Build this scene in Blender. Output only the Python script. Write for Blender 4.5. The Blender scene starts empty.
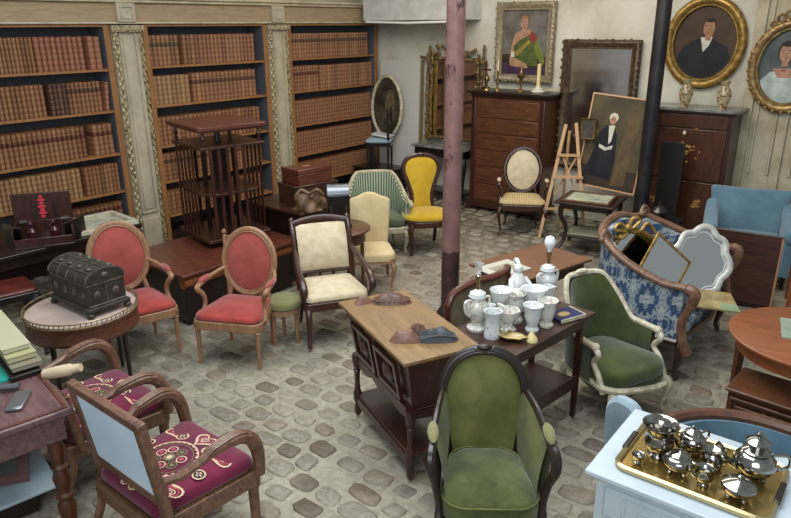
import bpy, bmesh, math, random
from math import sin, cos, pi, radians as R
from mathutils import Vector, Matrix
random.seed(7)
SC = bpy.context.scene
COL = SC.collection

# ------------------------------------------------------------------ helpers
def lin(h):
    h = h.lstrip('#'); out = []
    for i in (0, 2, 4):
        c = int(h[i:i+2], 16)/255
        out.append(c/12.92 if c <= .04045 else ((c+.055)/1.055)**2.4)
    return (*out, 1)

class MB:
    """collects vertices and faces, links them as one mesh object"""
    def __init__(s): s.v = []; s.f = []; s.m = []; s.M = Matrix(); s.mi = 0; s.uv = None
    def at(s, x=0, y=0, z=0, rx=0, ry=0, rz=0):
        s.M = Matrix.Translation((x, y, z)) @ Matrix.Rotation(rz, 4, 'Z') @ Matrix.Rotation(ry, 4, 'Y') @ Matrix.Rotation(rx, 4, 'X'); return s
    def mat(s, i): s.mi = i; return s
    def add(s, vs, fs):
        b = len(s.v); s.v += [tuple(s.M @ Vector(v)) for v in vs]
        s.f += [tuple(b+i for i in f) for f in fs]; s.m += [s.mi]*len(fs); return s
    def box(s, x0, x1, y0, y1, z0, z1, t=0):
        """t insets the bottom face (taper)"""
        vs = [(x0+t, y0+t, z0), (x1-t, y0+t, z0), (x1-t, y1-t, z0), (x0+t, y1-t, z0), (x0, y0, z1), (x1, y0, z1), (x1, y1, z1), (x0, y1, z1)]
        return s.add(vs, [(3, 2, 1, 0), (4, 5, 6, 7), (0, 1, 5, 4), (1, 2, 6, 5), (2, 3, 7, 6), (3, 0, 4, 7)])
    def lathe(s, prof, seg=16, c=(0, 0, 0), sx=1, sy=1, wob=None):
        vs = []; fs = []; n = len(prof)
        for (r, z) in prof:
            for k in range(seg):
                a = 2*pi*k/seg; q = r*(1+(wob(a, z) if wob else 0))
                vs.append((c[0]+q*cos(a)*sx, c[1]+q*sin(a)*sy, c[2]+z))
        for i in range(n-1):
            for k in range(seg):
                k2 = (k+1) % seg
                fs.append((i*seg+k, i*seg+k2, (i+1)*seg+k2, (i+1)*seg+k))
        if prof[0][0] > 1e-5: fs.append(tuple(range(seg))[::-1])
        if prof[-1][0] > 1e-5: fs.append(tuple((n-1)*seg+k for k in range(seg)))
        return s.add(vs, fs)
    def ball(s, c, rx, ry=None, rz=None, seg=12, n=8):
        ry = rx if ry is None else ry; rz = rx if rz is None else rz
        prof = [(max(1e-6, sin(pi*i/n)), -cos(pi*i/n)) for i in range(n+1)]
        vs = []; fs = []
        for (r, z) in prof:
            for k in range(seg):
                a = 2*pi*k/seg; vs.append((c[0]+r*cos(a)*rx, c[1]+r*sin(a)*ry, c[2]+z*rz))
        for i in range(n):
            for k in range(seg):
                k2 = (k+1) % seg; fs.append((i*seg+k, i*seg+k2, (i+1)*seg+k2, (i+1)*seg+k))
        return s.add(vs, fs)
    def tube(s, pts, r, seg=8, closed=False, flat=1.0, up=None):
        """sweep of a round (or flattened) section; r is a number or a list"""
        P = [Vector(p) for p in pts]; n = len(P)
        rr = r if isinstance(r, (list, tuple)) else [r]*n
        vs = []; fs = []; N = None
        for i in range(n):
            a = P[(i-1) % n] if (closed or i > 0) else P[i]
            b = P[(i+1) % n] if (closed or i < n-1) else P[i]
            T = (b-a).normalized() if (b-a).length > 1e-9 else Vector((0, 0, 1))
            if up is not None: N = Vector(up)
            elif N is None: N = Vector((0, 0, 1)) if abs(T.z) < .9 else Vector((0, 1, 0))
            N = N-T*N.dot(T)
            if N.length < 1e-6: N = T.orthogonal()
            N.normalize(); B = T.cross(N)
            for k in range(seg):
                an = 2*pi*(k+.5)/seg
                vs.append(P[i]+B*cos(an)*rr[i]+N*sin(an)*rr[i]*flat)
        for i in range(n if closed else n-1):
            j = (i+1) % n
            for k in range(seg):
                k2 = (k+1) % seg; fs.append((i*seg+k, i*seg+k2, j*seg+k2, j*seg+k))
        if not closed: fs += [tuple(range(seg))[::-1], tuple((n-1)*seg+k for k in range(seg))]
        return s.add(vs, fs)
    def prism(s, poly, z0, z1):
        n = len(poly)
        vs = [(x, y, z0) for x, y in poly]+[(x, y, z1) for x, y in poly]
        return s.add(vs, [tuple(range(n))[::-1], tuple(range(n, 2*n))]+[(i, (i+1) % n, n+(i+1) % n, n+i) for i in range(n)])
    def flat(s, poly, z=0):
        return s.add([(x, y, z) for x, y in poly], [tuple(range(len(poly)))])
    def pad(s, out, z0, z1, dome=.03, edge=.02, rings=6):
        """upholstered pad over an outline: straight side, rolled edge, domed top"""
        cx = sum(p[0] for p in out)/len(out); cy = sum(p[1] for p in out)/len(out); n = len(out)
        R0 = max(math.hypot(x-cx, y-cy) for x, y in out)
        lay = [(1-edge*.6/R0, z0), (1, z0+min(edge*.5, (z1-z0)*.3)), (1, z1-edge)]
        for i in range(1, 4):
            a = i*pi/6; lay.append((1-edge/R0*(1-cos(a)), z1-edge+edge*sin(a)))
        q0 = lay[-1][0]
        for i in range(1, rings):
            q = q0*(1-i/rings); lay.append((q, z1+dome*(1-(q/q0)**2)))
        vs = []; fs = []
        for (q, z) in lay:
            for x, y in out: vs.append((cx+(x-cx)*q, cy+(y-cy)*q, z))
        m = len(lay); vs.append((cx, cy, z1+dome))
        for i in range(m-1):
            for k in range(n):
                k2 = (k+1) % n; fs.append((i*n+k, i*n+k2, (i+1)*n+k2, (i+1)*n+k))
        fs.append(tuple(range(n))[::-1])
        for k in range(n): fs.append(((m-1)*n+k, (m-1)*n+(k+1) % n, m*n))
        return s.add(vs, fs)
    def grid(s, fn, nu, nv):
        vs = [fn(i/nu, j/nv) for i in range(nu+1) for j in range(nv+1)]
        fs = [(i*(nv+1)+j, (i+1)*(nv+1)+j, (i+1)*(nv+1)+j+1, i*(nv+1)+j+1) for i in range(nu) for j in range(nv)]
        return s.add(vs, fs)
    def wall(s, path, zb, zt, th):
        """thick shell standing on a plan path [(x,y)], bottoms zb[i], tops zt[i]; thickness inwards to the left of travel"""
        n = len(path); P = [Vector((x, y)) for x, y in path]; off = []
        for i in range(n):
            T = (P[min(i+1, n-1)]-P[max(i-1, 0)]).normalized(); off.append(P[i]+Vector((-T.y, T.x))*th)
        vs = []; fs = []; L = 7
        for i in range(n):
            for j in range(L):
                t = j/(L-1); z = zb[i]+(zt[i]-zb[i])*t; b = 0
                vs.append((P[i].x, P[i].y, z))
            for j in range(L):
                t = j/(L-1); z = zb[i]+(zt[i]-zb[i])*t; b = .35*sin(pi*t)
                q = P[i]+(off[i]-P[i])*(1+b); vs.append((q.x, q.y, z))
        for i in range(n-1):
            a = i*2*L; c = (i+1)*2*L
            for j in range(L-1):
                fs.append((a+j, c+j, c+j+1, a+j+1)); fs.append((a+L+j, a+L+j+1, c+L+j+1, c+L+j))
            fs.append((a+L-1, c+L-1, c+2*L-1, a+2*L-1)); fs.append((a, a+L, c+L, c))
        for a in (0, (n-1)*2*L):
            for j in range(L-1): fs.append((a+j, a+j+1, a+L+j+1, a+L+j))
        return s.add(vs, fs)
    def build(s, name, mats, parent=None, bevel=0, sub=0, ang=38, recalc=True):
        me = bpy.data.meshes.new(name); me.from_pydata(s.v, [], s.f)
        mats = mats if isinstance(mats, (list, tuple)) else [mats]
        for m in mats: me.materials.append(m)
        for p, i in zip(me.polygons, s.m): p.material_index = i
        if recalc:
            bm = bmesh.new(); bm.from_mesh(me); bmesh.ops.recalc_face_normals(bm, faces=bm.faces); bm.to_mesh(me); bm.free()
        for p in me.polygons: p.use_smooth = True
        me.set_sharp_from_angle(angle=R(ang)); me.update()
        o = bpy.data.objects.new(name, me); COL.objects.link(o)
        if parent: o.parent = parent
        if bevel:
            b = o.modifiers.new('edge', 'BEVEL'); b.width = bevel; b.segments = 2; b.limit_method = 'ANGLE'; b.angle_limit = R(35)
        if sub:
            m = o.modifiers.new('smooth', 'SUBSURF'); m.levels = sub; m.render_levels = sub
        return o

def tag(o, label, cat, group=None, loc=None, rz=None):
    o['label'] = label; o['category'] = cat
    if group: o['group'] = group
    if loc is not None: o.location = loc
    if rz is not None: o.rotation_euler = (0, 0, R(rz))
    return o
def thing(name, label, cat, loc=(0, 0, 0), rz=0, group=None):
    o = bpy.data.objects.new(name, None); COL.objects.link(o); o.empty_display_size = .1
    return tag(o, label, cat, group, loc, rz)
def structure(o): o['kind'] = 'structure'; return o
def dup(root, loc, rz, label, group=None):
    def cp(o, par):
        c = o.copy(); COL.objects.link(c); c.parent = par
        for ch in list(o.children): cp(ch, c)
        return c
    r = cp(root, None); r.location = loc; r.rotation_euler = (0, 0, R(rz)); r['label'] = label
    if group: r['group'] = group
    return r

def ellipse(rx, ry, n=32, cx=0, cy=0, p=2.0):
    out = []
    for k in range(n):
        a = 2*pi*k/n; c, q = cos(a), sin(a)
        out.append((cx+rx*math.copysign(abs(c)**(2/p), c), cy+ry*math.copysign(abs(q)**(2/p), q)))
    return out
def spline(pts, n=6, closed=False):
    """Catmull-Rom through the points"""
    P = [Vector(p) for p in pts]; m = len(P); out = []
    for i in range(m if closed else m-1):
        if closed: p0, p1, p2, p3 = P[i-1], P[i], P[(i+1) % m], P[(i+2) % m]
        else: p0, p1, p2, p3 = P[max(i-1, 0)], P[i], P[i+1], P[min(i+2, m-1)]
        for k in range(n):
            t = k/n
            out.append(tuple(.5*((2*p1)+(p2-p0)*t+(2*p0-5*p1+4*p2-p3)*t*t+(3*p1-p0-3*p2+p3)*t**3)))
    if not closed: out.append(tuple(P[-1]))
    return out
def lerp(a, b, t): return a+(b-a)*t
def rlist(vals, n):
    out = []
    for i in range(n):
        t = i/(n-1)*(len(vals)-1); k = min(int(t), len(vals)-2); out.append(lerp(vals[k], vals[k+1], t-k))
    return out
def rect_round(w, d, r, n=5, wb=None):
    """rounded trapezoid outline: front width w at y=-d/2, back width wb at y=+d/2"""
    wb = w if wb is None else wb; out = []
    for (cx, cy, a0) in ((w/2-r, -d/2+r, -pi/2), (wb/2-r, d/2-r, 0), (-wb/2+r, d/2-r, pi/2), (-w/2+r, -d/2+r, pi)):
        for k in range(n+1):
            a = a0+pi/2*k/n; out.append((cx+r*cos(a), cy+r*sin(a)))
    return out
def dense(poly, step=.04):
    out = []; n = len(poly)
    for i in range(n):
        a, b = Vector(poly[i]), Vector(poly[(i+1) % n]); k = max(1, int((b-a).length/step))
        for j in range(k): out.append(tuple(a.lerp(b, j/k)))
    return out

# ------------------------------------------------------------------ materials
def nodes(name):
    m = bpy.data.materials.new(name); m.use_nodes = True; nt = m.node_tree
    b = nt.nodes['Principled BSDF']; return m, nt, b
def N(nt, t, **k):
    n = nt.nodes.new(t)
    for a, v in k.items():
        if a in n.inputs.keys() if hasattr(n.inputs, 'keys') else False: n.inputs[a].default_value = v
        else: setattr(n, a, v)
    return n
def ramp(nt, src, stops):
    r = nt.nodes.new('ShaderNodeValToRGB'); e = r.color_ramp.elements
    while len(e) > 1: e.remove(e[-1])
    e[0].position = stops[0][0]; e[0].color = stops[0][1]
    for p, c in stops[1:]:
        q = e.new(p); q.color = c
    nt.links.new(src, r.inputs[0]); return r.outputs[0]
def coords(nt, scale=(1, 1, 1), kind='Object', rot=(0, 0, 0)):
    tc = nt.nodes.new('ShaderNodeTexCoord'); mp = nt.nodes.new('ShaderNodeMapping')
    mp.inputs['Scale'].default_value = scale; mp.inputs['Rotation'].default_value = rot
    nt.links.new(tc.outputs[kind], mp.inputs['Vector']); return mp.outputs[0]
def noise(nt, vec, scale, detail=4, rough=.55, dist=0):
    n = nt.nodes.new('ShaderNodeTexNoise'); n.inputs['Scale'].default_value = scale; n.inputs['Detail'].default_value = detail
    n.inputs['Roughness'].default_value = rough; n.inputs['Distortion'].default_value = dist
    if vec is not None: nt.links.new(vec, n.inputs['Vector'])
    return n.outputs['Fac']
def bump(nt, b, h, strength=.3, dist=.01):
    n = nt.nodes.new('ShaderNodeBump'); n.inputs['Strength'].default_value = strength; n.inputs['Distance'].default_value = dist
    nt.links.new(h, n.inputs['Height']); nt.links.new(n.outputs[0], b.inputs['Normal'])
def mixc(nt, fac, a, b, mode='MIX'):
    n = nt.nodes.new('ShaderNodeMix'); n.data_type = 'RGBA'; n.blend_type = mode
    for i, v in ((0, fac), (6, a), (7, b)):
        if hasattr(v, 'is_linked'): nt.links.new(v, n.inputs[i])
        else: n.inputs[i].default_value = v
    return n.outputs[2]
def mathn(nt, op, a, b=0.0):
    n = nt.nodes.new('ShaderNodeMath'); n.operation = op
    for i, v in ((0, a), (1, b)):
        if hasattr(v, 'is_linked'): nt.links.new(v, n.inputs[i])
        else: n.inputs[i].default_value = v
    return n.outputs[0]

def wood(name, dark, light, rough=.4, grain=(1.5, 14, 14), coat=0.15):
    m, nt, b = nodes(name); v = coords(nt, grain)
    f = noise(nt, v, 3.2, 6, .6, .7); c = ramp(nt, f, [(.3, lin(dark)), (.72, lin(light))])
    w = noise(nt, coords(nt), 7, 3); c = mixc(nt, mathn(nt, 'MULTIPLY', w, .4), c, lin(dark))
    nt.links.new(c, b.inputs['Base Color']); b.inputs['Roughness'].default_value = rough
    b.inputs['Coat Weight'].default_value = coat; b.inputs['Coat Roughness'].default_value = .25
    bump(nt, b, f, .08, .004); return m
def fabric(name, c1, c2=None, scale=60, rough=.9, sheen=.25, big=5, lo=.35, hi=.65):
    m, nt, b = nodes(name); c2 = c2 or c1
    f = noise(nt, coords(nt), big, 4, .6); c = ramp(nt, f, [(lo, lin(c1)), (hi, lin(c2))])
    nt.links.new(c, b.inputs['Base Color']); b.inputs['Roughness'].default_value = rough
    b.inputs['Sheen Weight'].default_value = sheen; b.inputs['Specular IOR Level'].default_value = .2
    bump(nt, b, noise(nt, coords(nt), scale*6, 2), .15, .002); return m
def plain(name, c, rough=.5, metal=0, c2=None, scale=8, spec=.5, lo=.4, hi=.65, bmp=0):
    m, nt, b = nodes(name); b.inputs['Roughness'].default_value = rough; b.inputs['Metallic'].default_value = metal
    b.inputs['Specular IOR Level'].default_value = spec
    f = noise(nt, coords(nt), scale, 5, .6)
    c2 = c2 or c
    nt.links.new(ramp(nt, f, [(lo, lin(c)), (hi, lin(c2))]), b.inputs['Base Color'])
    if bmp: bump(nt, b, f, bmp, .01)
    return m
def glass(name, c='#ffffff', rough=.02):
    m, nt, b = nodes(name); b.inputs['Base Color'].default_value = lin(c); b.inputs['Roughness'].default_value = rough
    b.inputs['Transmission Weight'].default_value = .9; b.inputs['IOR'].default_value = 1.45; return m

W = {}
W['mahogany'] = wood('mahogany', '#1e0f0b', '#4a2417', .32, (14, 14, 1.5), .3)
W['mahogany_flat'] = wood('mahogany_flat', '#21110c', '#4b281a', .35, (1.5, 14, 14), .3)
W['darkwood'] = wood('dark_wood', '#120a08', '#2c1912', .35, (14, 14, 1.5), .25)
W['ebony'] = wood('ebonised_wood', '#0b0807', '#1d1411', .3, (10, 10, 2), .3)
W['redwood'] = wood('red_mahogany', '#3a1a12', '#6e3a28', .34, (1.5, 14, 14), .25)
W['walnut'] = wood('walnut', '#3a2114', '#6b4025', .4, (1.5, 12, 12), .2)
W['walnut_v'] = wood('walnut_upright', '#34190f', '#623219', .36, (12, 12, 1.2), .25)
W['table_tan'] = wood('tan_tabletop', '#6a5032', '#92754a', .42, (1.5, 10, 10), .15)
W['fruit'] = wood('fruitwood', '#6b3719', '#94552b', .4, (1.5, 10, 10), .2)
W['light'] = wood('light_wood', '#7d5940', '#a27c5b', .5, (10, 10, 2), .05)
W['easel'] = wood('easel_wood', '#a5805a', '#c9a67c', .55, (10, 10, 1.5), .05)
W['oak'] = wood('oak_edge', '#7d5430', '#a87544', .55, (8, 8, 1), .05)
W['frieze'] = wood('frieze_wood', '#8f7a5e', '#b79d7c', .7, (1.2, 8, 12), 0)
W['rosewood'] = wood('dusty_rosewood', '#4a3233', '#7a5a58', .4, (1.5, 12, 12), .2)
W['armwood'] = wood('reeded_walnut', '#4b3022', '#86624a', .42, (3, 12, 8), .2)
# ------------------------------------------------------------------ setting
def stone_material():
    m, nt, b = nodes('setts'); at = nt.nodes.new('ShaderNodeAttribute'); at.attribute_name = 'stone'; v = coords(nt)
    c = ramp(nt, at.outputs['Fac'], [(0, lin('#695b4a')), (.25, lin('#81776a')), (.55, lin('#938b7c')), (.8, lin('#a39a88')), (1, lin('#7a6955'))])
    f1 = noise(nt, v, 26, 6, .7); f2 = noise(nt, v, 2.2, 4, .6)
    c = mixc(nt, .75, c, ramp(nt, f1, [(.25, lin('#6b6a66')), (.7, lin('#ffffff'))]), 'MULTIPLY')
    c = mixc(nt, ramp(nt, f2, [(.45, (0, 0, 0, 1)), (.7, (.38, .38, .38, 1))]), c, lin('#aca493'))
    nt.links.new(c, b.inputs['Base Color']); b.inputs['Roughness'].default_value = .58
    bump(nt, b, f1, .5, .012); return m
def sand_material():
    m, nt, b = nodes('sandy_joints'); v = coords(nt); f = noise(nt, v, 30, 6, .7); g = noise(nt, v, 1.6, 4, .6)
    c = mixc(nt, .6, ramp(nt, g, [(.35, lin('#979080')), (.65, lin('#b3ab99'))]), ramp(nt, f, [(.3, lin('#8a8578')), (.7, lin('#ffffff'))]), 'MULTIPLY')
    nt.links.new(c, b.inputs['Base Color']); b.inputs['Roughness'].default_value = .85; bump(nt, b, f, .5, .012); return m
def build_floor():
    """one floor: a bed of sandy joints with rows of worn, rounded setts"""
    rn = random.Random(21); vs = [(-7.75, -1.2, -.0155), (3.6, -1.2, -.0155), (3.6, 8.75, -.0155), (-7.75, 8.75, -.0155), (-7.75, -1.2, -.12), (3.6, -1.2, -.12), (3.6, 8.75, -.12), (-7.75, 8.75, -.12)]
    fs = [(0, 1, 2, 3), (7, 6, 5, 4), (0, 4, 5, 1), (1, 5, 6, 2), (2, 6, 7, 3), (3, 7, 4, 0)]; tone = [0.5]*8; mi = [0]*6
    y = -1.1; r = 0; n = 12
    while y < 8.6:
        rh = rn.uniform(.145, .18); x = -7.7+rn.uniform(0, .2)
        while x < 3.5:
            w = rn.uniform(.17, .27); cx = x+w/2; cy = y+rh/2+rn.uniform(-.012, .012)+.02*sin(cx*1.7+r)
            if -7.3 < cx < 1.6 and .7*cx+cy < 9.3 and cy > -.2-.2*cx:
                a = w*rn.uniform(.37, .46); b_ = rh*rn.uniform(.36, .45); sk = rn.uniform(-.15, .15); rot = rn.uniform(-.13, .13)
                zt = -abs(rn.gauss(0, .0035)); tx = rn.uniform(-.02, .02); ty = rn.uniform(-.03, .03); t = rn.random(); base = len(vs)
                out = []
                for k in range(n):
                    an = 2*pi*(k+.5)/n; c, q = cos(an), sin(an); j = rn.uniform(.9, 1.06)
                    px = a*math.copysign(abs(c)**.55, c)*j; py = b_*math.copysign(abs(q)**.55, q)*j; px += sk*py
                    out.append((px*cos(rot)-py*sin(rot), px*sin(rot)+py*cos(rot)))
                for sc_, dz in ((1.0, -.026), (.95, -.0075), (.78, -.0016)):
                    for px, py in out: vs.append((cx+px*sc_, cy+py*sc_, min(0, zt+dz+(px*tx+py*ty)*sc_)))
                vs.append((cx, cy, zt)); tone += [t]*(3*n+1)
                for L in range(2):
                    for k in range(n): k2 = (k+1) % n; fs.append((base+L*n+k, base+L*n+k2, base+L*n+n+k2, base+L*n+n+k)); mi.append(1)
                for k in range(n): fs.append((base+2*n+k, base+2*n+(k+1) % n, base+3*n)); mi.append(1)
            x += w
        y += rh; r += 1
    me = bpy.data.meshes.new('floor'); me.from_pydata(vs, [], fs); me.materials.append(sand_material()); me.materials.append(stone_material())
    me.polygons.foreach_set('material_index', mi); me.polygons.foreach_set('use_smooth', [True]*len(fs))
    at = me.attributes.new('stone', 'FLOAT', 'POINT'); at.data.foreach_set('value', tone); me.update()
    o = bpy.data.objects.new('floor', me); COL.objects.link(o); return structure(o)
def plaster(name, a, c, d):
    m, nt, b = nodes(name); v = coords(nt)
    col = ramp(nt, noise(nt, v, 1.3, 6, .62, .4), [(.32, lin(a)), (.5, lin(c)), (.7, lin(d))])
    sp = ramp(nt, noise(nt, v, 13, 5, .7), [(.28, (1, 1, 1, 1)), (.36, (0, 0, 0, 1))])
    col = mixc(nt, mathn(nt, 'MULTIPLY', sp, .5), col, lin('#8a7f6e'))
    nt.links.new(col, b.inputs['Base Color']); b.inputs['Roughness'].default_value = .9
    bump(nt, b, noise(nt, v, 30, 4), .2, .01); return m
build_floor()
PLASTER = plaster('old_plaster', '#a39c8a', '#bdb8a8', '#cbc8bb')
PLWARM = plaster('warm_plaster', '#a79c82', '#bcb197', '#c6bda6')
WHITE = plain('white_paint', '#c9c8c2', .6, c2='#b9b7af')
structure(MB().box(-7.75, 3.6, 8.65, 8.8, 0, 3.9).build('wall_back', PLASTER))
structure(MB().box(-7.9, -7.72, -1.2, 8.8, 0, 3.9).build('wall_left', PLWARM))
so = MB().box(-7.17, -5.42, 8.1, 8.65, 2.62, 3.9).build('ceiling', WHITE); structure(so)
cd = MB().tube([(-7.1, 8.08, 2.60), (-6.3, 8.08, 2.58), (-5.44, 8.08, 2.595)], .018, 8)
tag(cd.build('ceiling_conduit', plain('white_gloss', '#e6e4da', .25)), 'thin shiny white conduit running under the lowered white ceiling', 'pipe')
# the panelled boards on the back wall beyond the tall secretary
BOARD = plain('panel_paint', '#b0a68e', .75, c2='#958a70', scale=3)
pb = MB()
pb.box(-1.86, 1.8, 8.6, 8.649, 0, 3.4)
for x in (-1.84, -1.46, .2): pb.box(x, x+.10, 8.57, 8.61, 0, 3.4)
for x0 in (-1.7, -1.28, .35):
    pb.box(x0, x0+.03, 8.58, 8.61, .9, 2.9); pb.box(x0+.2, x0+.23, 8.58, 8.61, .9, 2.9); pb.box(x0, x0+.23, 8.58, 8.61, 2.9, 2.93)
structure(pb.build('trim_1', BOARD, bevel=.006))

# ------------------------------------------------------------------ library wall (faces +X; local x runs along world y)
SHX = -7.3
BACK = plain('dark_shelf_lining', '#515359', .85)
CREAM = plain('worn_cream_paint', '#b7ad94', .7, c2='#a29880', scale=5)
FRZ = W['frieze']
GILT_OLD = plain('aged_gilt', '#54472c', .5, .35, c2='#b3a682', scale=30, lo=.36, hi=.5)
SHELF_Z = (.32, .75, 1.185, 1.665, 2.115)
BOOK_H = (.31, .33, .345, .335, .345)
def make_bay(y0, y1, label):
    w = y1-y0; t = thing('bookcase', label, 'bookcase', (SHX, y0, 0), 90)
    MB().box(.0, w, .34, .36, .05, 2.58).build('back_panel', BACK, t)
    for x0 in (.0355, w-.0395): MB().box(x0, x0+.004, .012, .339, .12, 2.554).build('side_lining', BACK, t)
    MB().box(-.03, .035, 0, .36, 0, 2.58).build('upright', W['oak'], t, .004)
    MB().box(w-.035, w+.03, 0, .36, 0, 2.58).build('upright', W['oak'], t, .004)
    MB().box(.035, w-.035, 0, .34, 2.555, 2.58).build('top_board', W['oak'], t)
    MB().box(.035, w-.035, .01, .34, 0, .12).build('plinth', W['darkwood'], t)
    for z in SHELF_Z: MB().box(.041, w-.041, .005, .339, z-.026, z).build('shelf', W['oak'], t, .003)
    return t
bays = [(2.1, 4.04), (4.50, 6.27), (6.70, 8.54)]
for (a, b), l in zip(bays, ('bookcase bay beside the dark writing box, filled with broad tan folios',
                            'bookcase bay of tan books standing behind the revolving bookstand',
                            'bookcase bay of tan books ending next to the white leaning panel')):
    make_bay(a, b, l)
def make_pilaster(y0, y1, label):
    w = y1-y0; t = thing('pilaster', label, 'pilaster', (SHX, y0, 0), 90)
    b = MB().box(0, w, 0, .36, 0, 2.57)
    b.build('shaft', CREAM, t)
    p = MB()
    for (x0, x1) in ((.085, .1), (w-.1, w-.085)): p.box(x0, x1, -.02, 0, .42, 2.5)
    p.box(.085, w-.085, -.02, 0, 2.485, 2.5); p.box(.085, w-.085, -.02, 0, .42, .435)
    p.box(.125, w-.125, -.012, 0, .47, 2.44)
    p.build('panel_moulding', CREAM, t, .004)
    MB().box(.07, w-.07, -.03, 0, 0, .36).build('plinth_block', CREAM, t, .006)
    for x, kx in ((.035, 1), (w-.024, .66)):
        m = MB().box(x-.032*kx, x+.032*kx, -.012, 0, .02, 2.55)
        for k in range(52):
            z = .05+k*.0485
            m.ball((x+.014*kx*(-1)**k, -.016, z), .02*kx, .016, .034, 6, 4)
            m.ball((x-.016*kx*(-1)**k, -.014, z+.02), .012*kx, .012, .018, 6, 4)
        m.build('carved_moulding', GILT_OLD, t, ang=60)
    q = MB().box(-.01, w+.01, -.045, 0, 2.50, 2.568)
    for k in range(9): q.ball((w*(k+.5)/9, -.05, 2.53), .018, .014, .024, 6, 4)
    q.build('capital', GILT_OLD, t)
    return t
make_pilaster(4.085, 4.455, 'worn cream pilaster with leaf carving between the folio bay and the bookstand bay')
make_pilaster(6.305, 6.665, 'slimmer looking cream pilaster with leaf carving behind the stacked dark boxes')
fr = thing('frieze', 'long beige wooden frieze with square blocks crowning the whole library wall', 'frieze', (SHX, 2.0, 0), 90)
m = MB().box(0, 6.6, .0, .36, 2.582, 2.84)
m.build('frieze_board', FRZ, fr)
m = MB().box(0, 6.63, -.075, .36, 2.84, 2.875).box(0, 6.62, -.045, 0, 2.805, 2.84).box(0, 6.615, -.03, 0, 2.582, 2.602)
m.build('cornice_moulding', plain('pale_moulding', '#c5b99c', .7, c2='#ab9c80', scale=6), fr, .008)
for y0, y1 in ((4.1, 4.44), (6.32, 6.65)):
    m = MB().box(y0-1.94, y1-2.06, -.05, -.001, 2.603, 2.804)
    a, b2 = y0-1.94+.035, y1-2.06-.035
    for q in ((a, b2, 2.635, 2.65), (a, b2, 2.755, 2.77), (a, a+.015, 2.65, 2.755), (b2-.015, b2, 2.65, 2.755)): m.box(q[0], q[1], -.062, -.05, q[2], q[3])
    m.build('frieze_block', CREAM, fr, .004)

# ---- books: one shape per width; colour varies by copy
def book_material(name, stops, label=None, lab_z=(.62, .78), dark=.55):
    m, nt, b = nodes(name)
    oi = nt.nodes.new('ShaderNodeObjectInfo')
    c = ramp(nt, oi.outputs['Random'], stops)
    tc = nt.nodes.new('ShaderNodeTexCoord'); sp = nt.nodes.new('ShaderNodeSeparateXYZ'); nt.links.new(tc.outputs['Object'], sp.inputs[0])
    z = mathn(nt, 'MULTIPLY', sp.outputs['Z'], 1/.34)
    w = mathn(nt, 'SINE', mathn(nt, 'MULTIPLY', z, 2*pi*6))
    c = mixc(nt, mathn(nt, 'MULTIPLY', mathn(nt, 'GREATER_THAN', w, .8), .28), c, lin('#4a2b1b'))
    c = mixc(nt, mathn(nt, 'MULTIPLY', mathn(nt, 'LESS_THAN', w, -.95), .3), c, lin('#caa05e'))
    if label:
        k = mathn(nt, 'MULTIPLY', mathn(nt, 'GREATER_THAN', z, lab_z[0]), mathn(nt, 'LESS_THAN', z, lab_z[1]))
        c = mixc(nt, mathn(nt, 'MULTIPLY', k, .8), c, lin(label))
    c = mixc(nt, mathn(nt, 'MULTIPLY', noise(nt, tc.outputs['Object'], 16, 5, .7), .55), c, lin('#3d2416'))
    nt.links.new(c, b.inputs['Base Color']); b.inputs['Roughness'].default_value = .55
    bump(nt, b, w, .3, .004); return m
TAN = [(0, lin('#86583a')), (.35, lin('#a06e4a')), (.6, lin('#946242')), (.85, lin('#ac7c57')), (1, lin('#7a4f36'))]
BM = {'tan': book_material('tan_calf', TAN),
      'red': book_material('tan_calf_red_label', TAN, '#5a1d18'),
      'dark': book_material('tan_calf_brown_label', TAN, '#4a3020'),
      'green': book_material('tan_calf_green_label', TAN, '#40401f'),
      'mottled': book_material('mottled_calf', [(0, lin('#4a2f2a')), (1, lin('#6a463a'))]),
      'pale': book_material('pale_calf', [(0, lin('#a57b52')), (.5, lin('#b28a5e')), (1, lin('#966c48'))]),
      'rosy': book_material('rosy_calf', [(0, lin('#925c45')), (1, lin('#a66b50'))])}
def book_outline(w, d=.21):
    return [(w/2*cos(pi+pi*k/6)*.96, .018+.024*sin(pi+pi*k/6)) for k in range(7)]+[(w/2*.96, d), (-w/2*.96, d)]
BK = {}
def book(w, h, mat):
    k = (round(w, 3), round(h, 3), mat)
    if k not in BK: BK[k] = MB().prism(book_outline(w), 0, h).build('book', BM[mat])
    else:
        o = BK[k].copy(); COL.objects.link(o); return o
    return BK[k]
def row(bay, shelf, y0, y1, w, hs, mats, label, group):
    y = y0; i = 0
    while y+w < y1:
        mt = mats(i) if callable(mats) else mats
        o = book(w, hs*random.choice((1, 1, .985)), mt)
        o.location = (SHX-.03, y+w/2, SHELF_Z[shelf]+.0005); o.rotation_euler = (0, 0, R(90))
        l = label(i) if callable(label) else label
        tag(o, l, 'book'); o['group'] = group
        y += w+.003; i += 1
    return y
FB, MBY, EB = 'folio bay', 'bookstand bay', 'end bay'
row(0, 4, 2.62, 3.25, .036, .345, 'tan', 'narrow banded tan book on the top shelf of the folio bay', 'narrow books on the top shelf, folio bay')
row(0, 4, 3.256, 3.82, .054, .345, 'rosy', 'broad banded reddish-tan book on the top shelf of the folio bay', 'broad books on the top shelf, folio bay')
row(0, 4, 3.82, 3.995, .07, .345, 'rosy', 'plain wide reddish book, last ones on the top shelf of the folio bay', 'plain wide books ending the top shelf, folio bay')
row(0, 3, 2.62, 3.32, .044, .325, 'tan', 'tan banded book on the second shelf of the folio bay', 'tan books on the second shelf, folio bay')
y = row(0, 3, 3.325, 3.55, .044, .325, 'mottled', 'dark mottled book on the second shelf of the folio bay', 'mottled books on the second shelf, folio bay')
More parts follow.
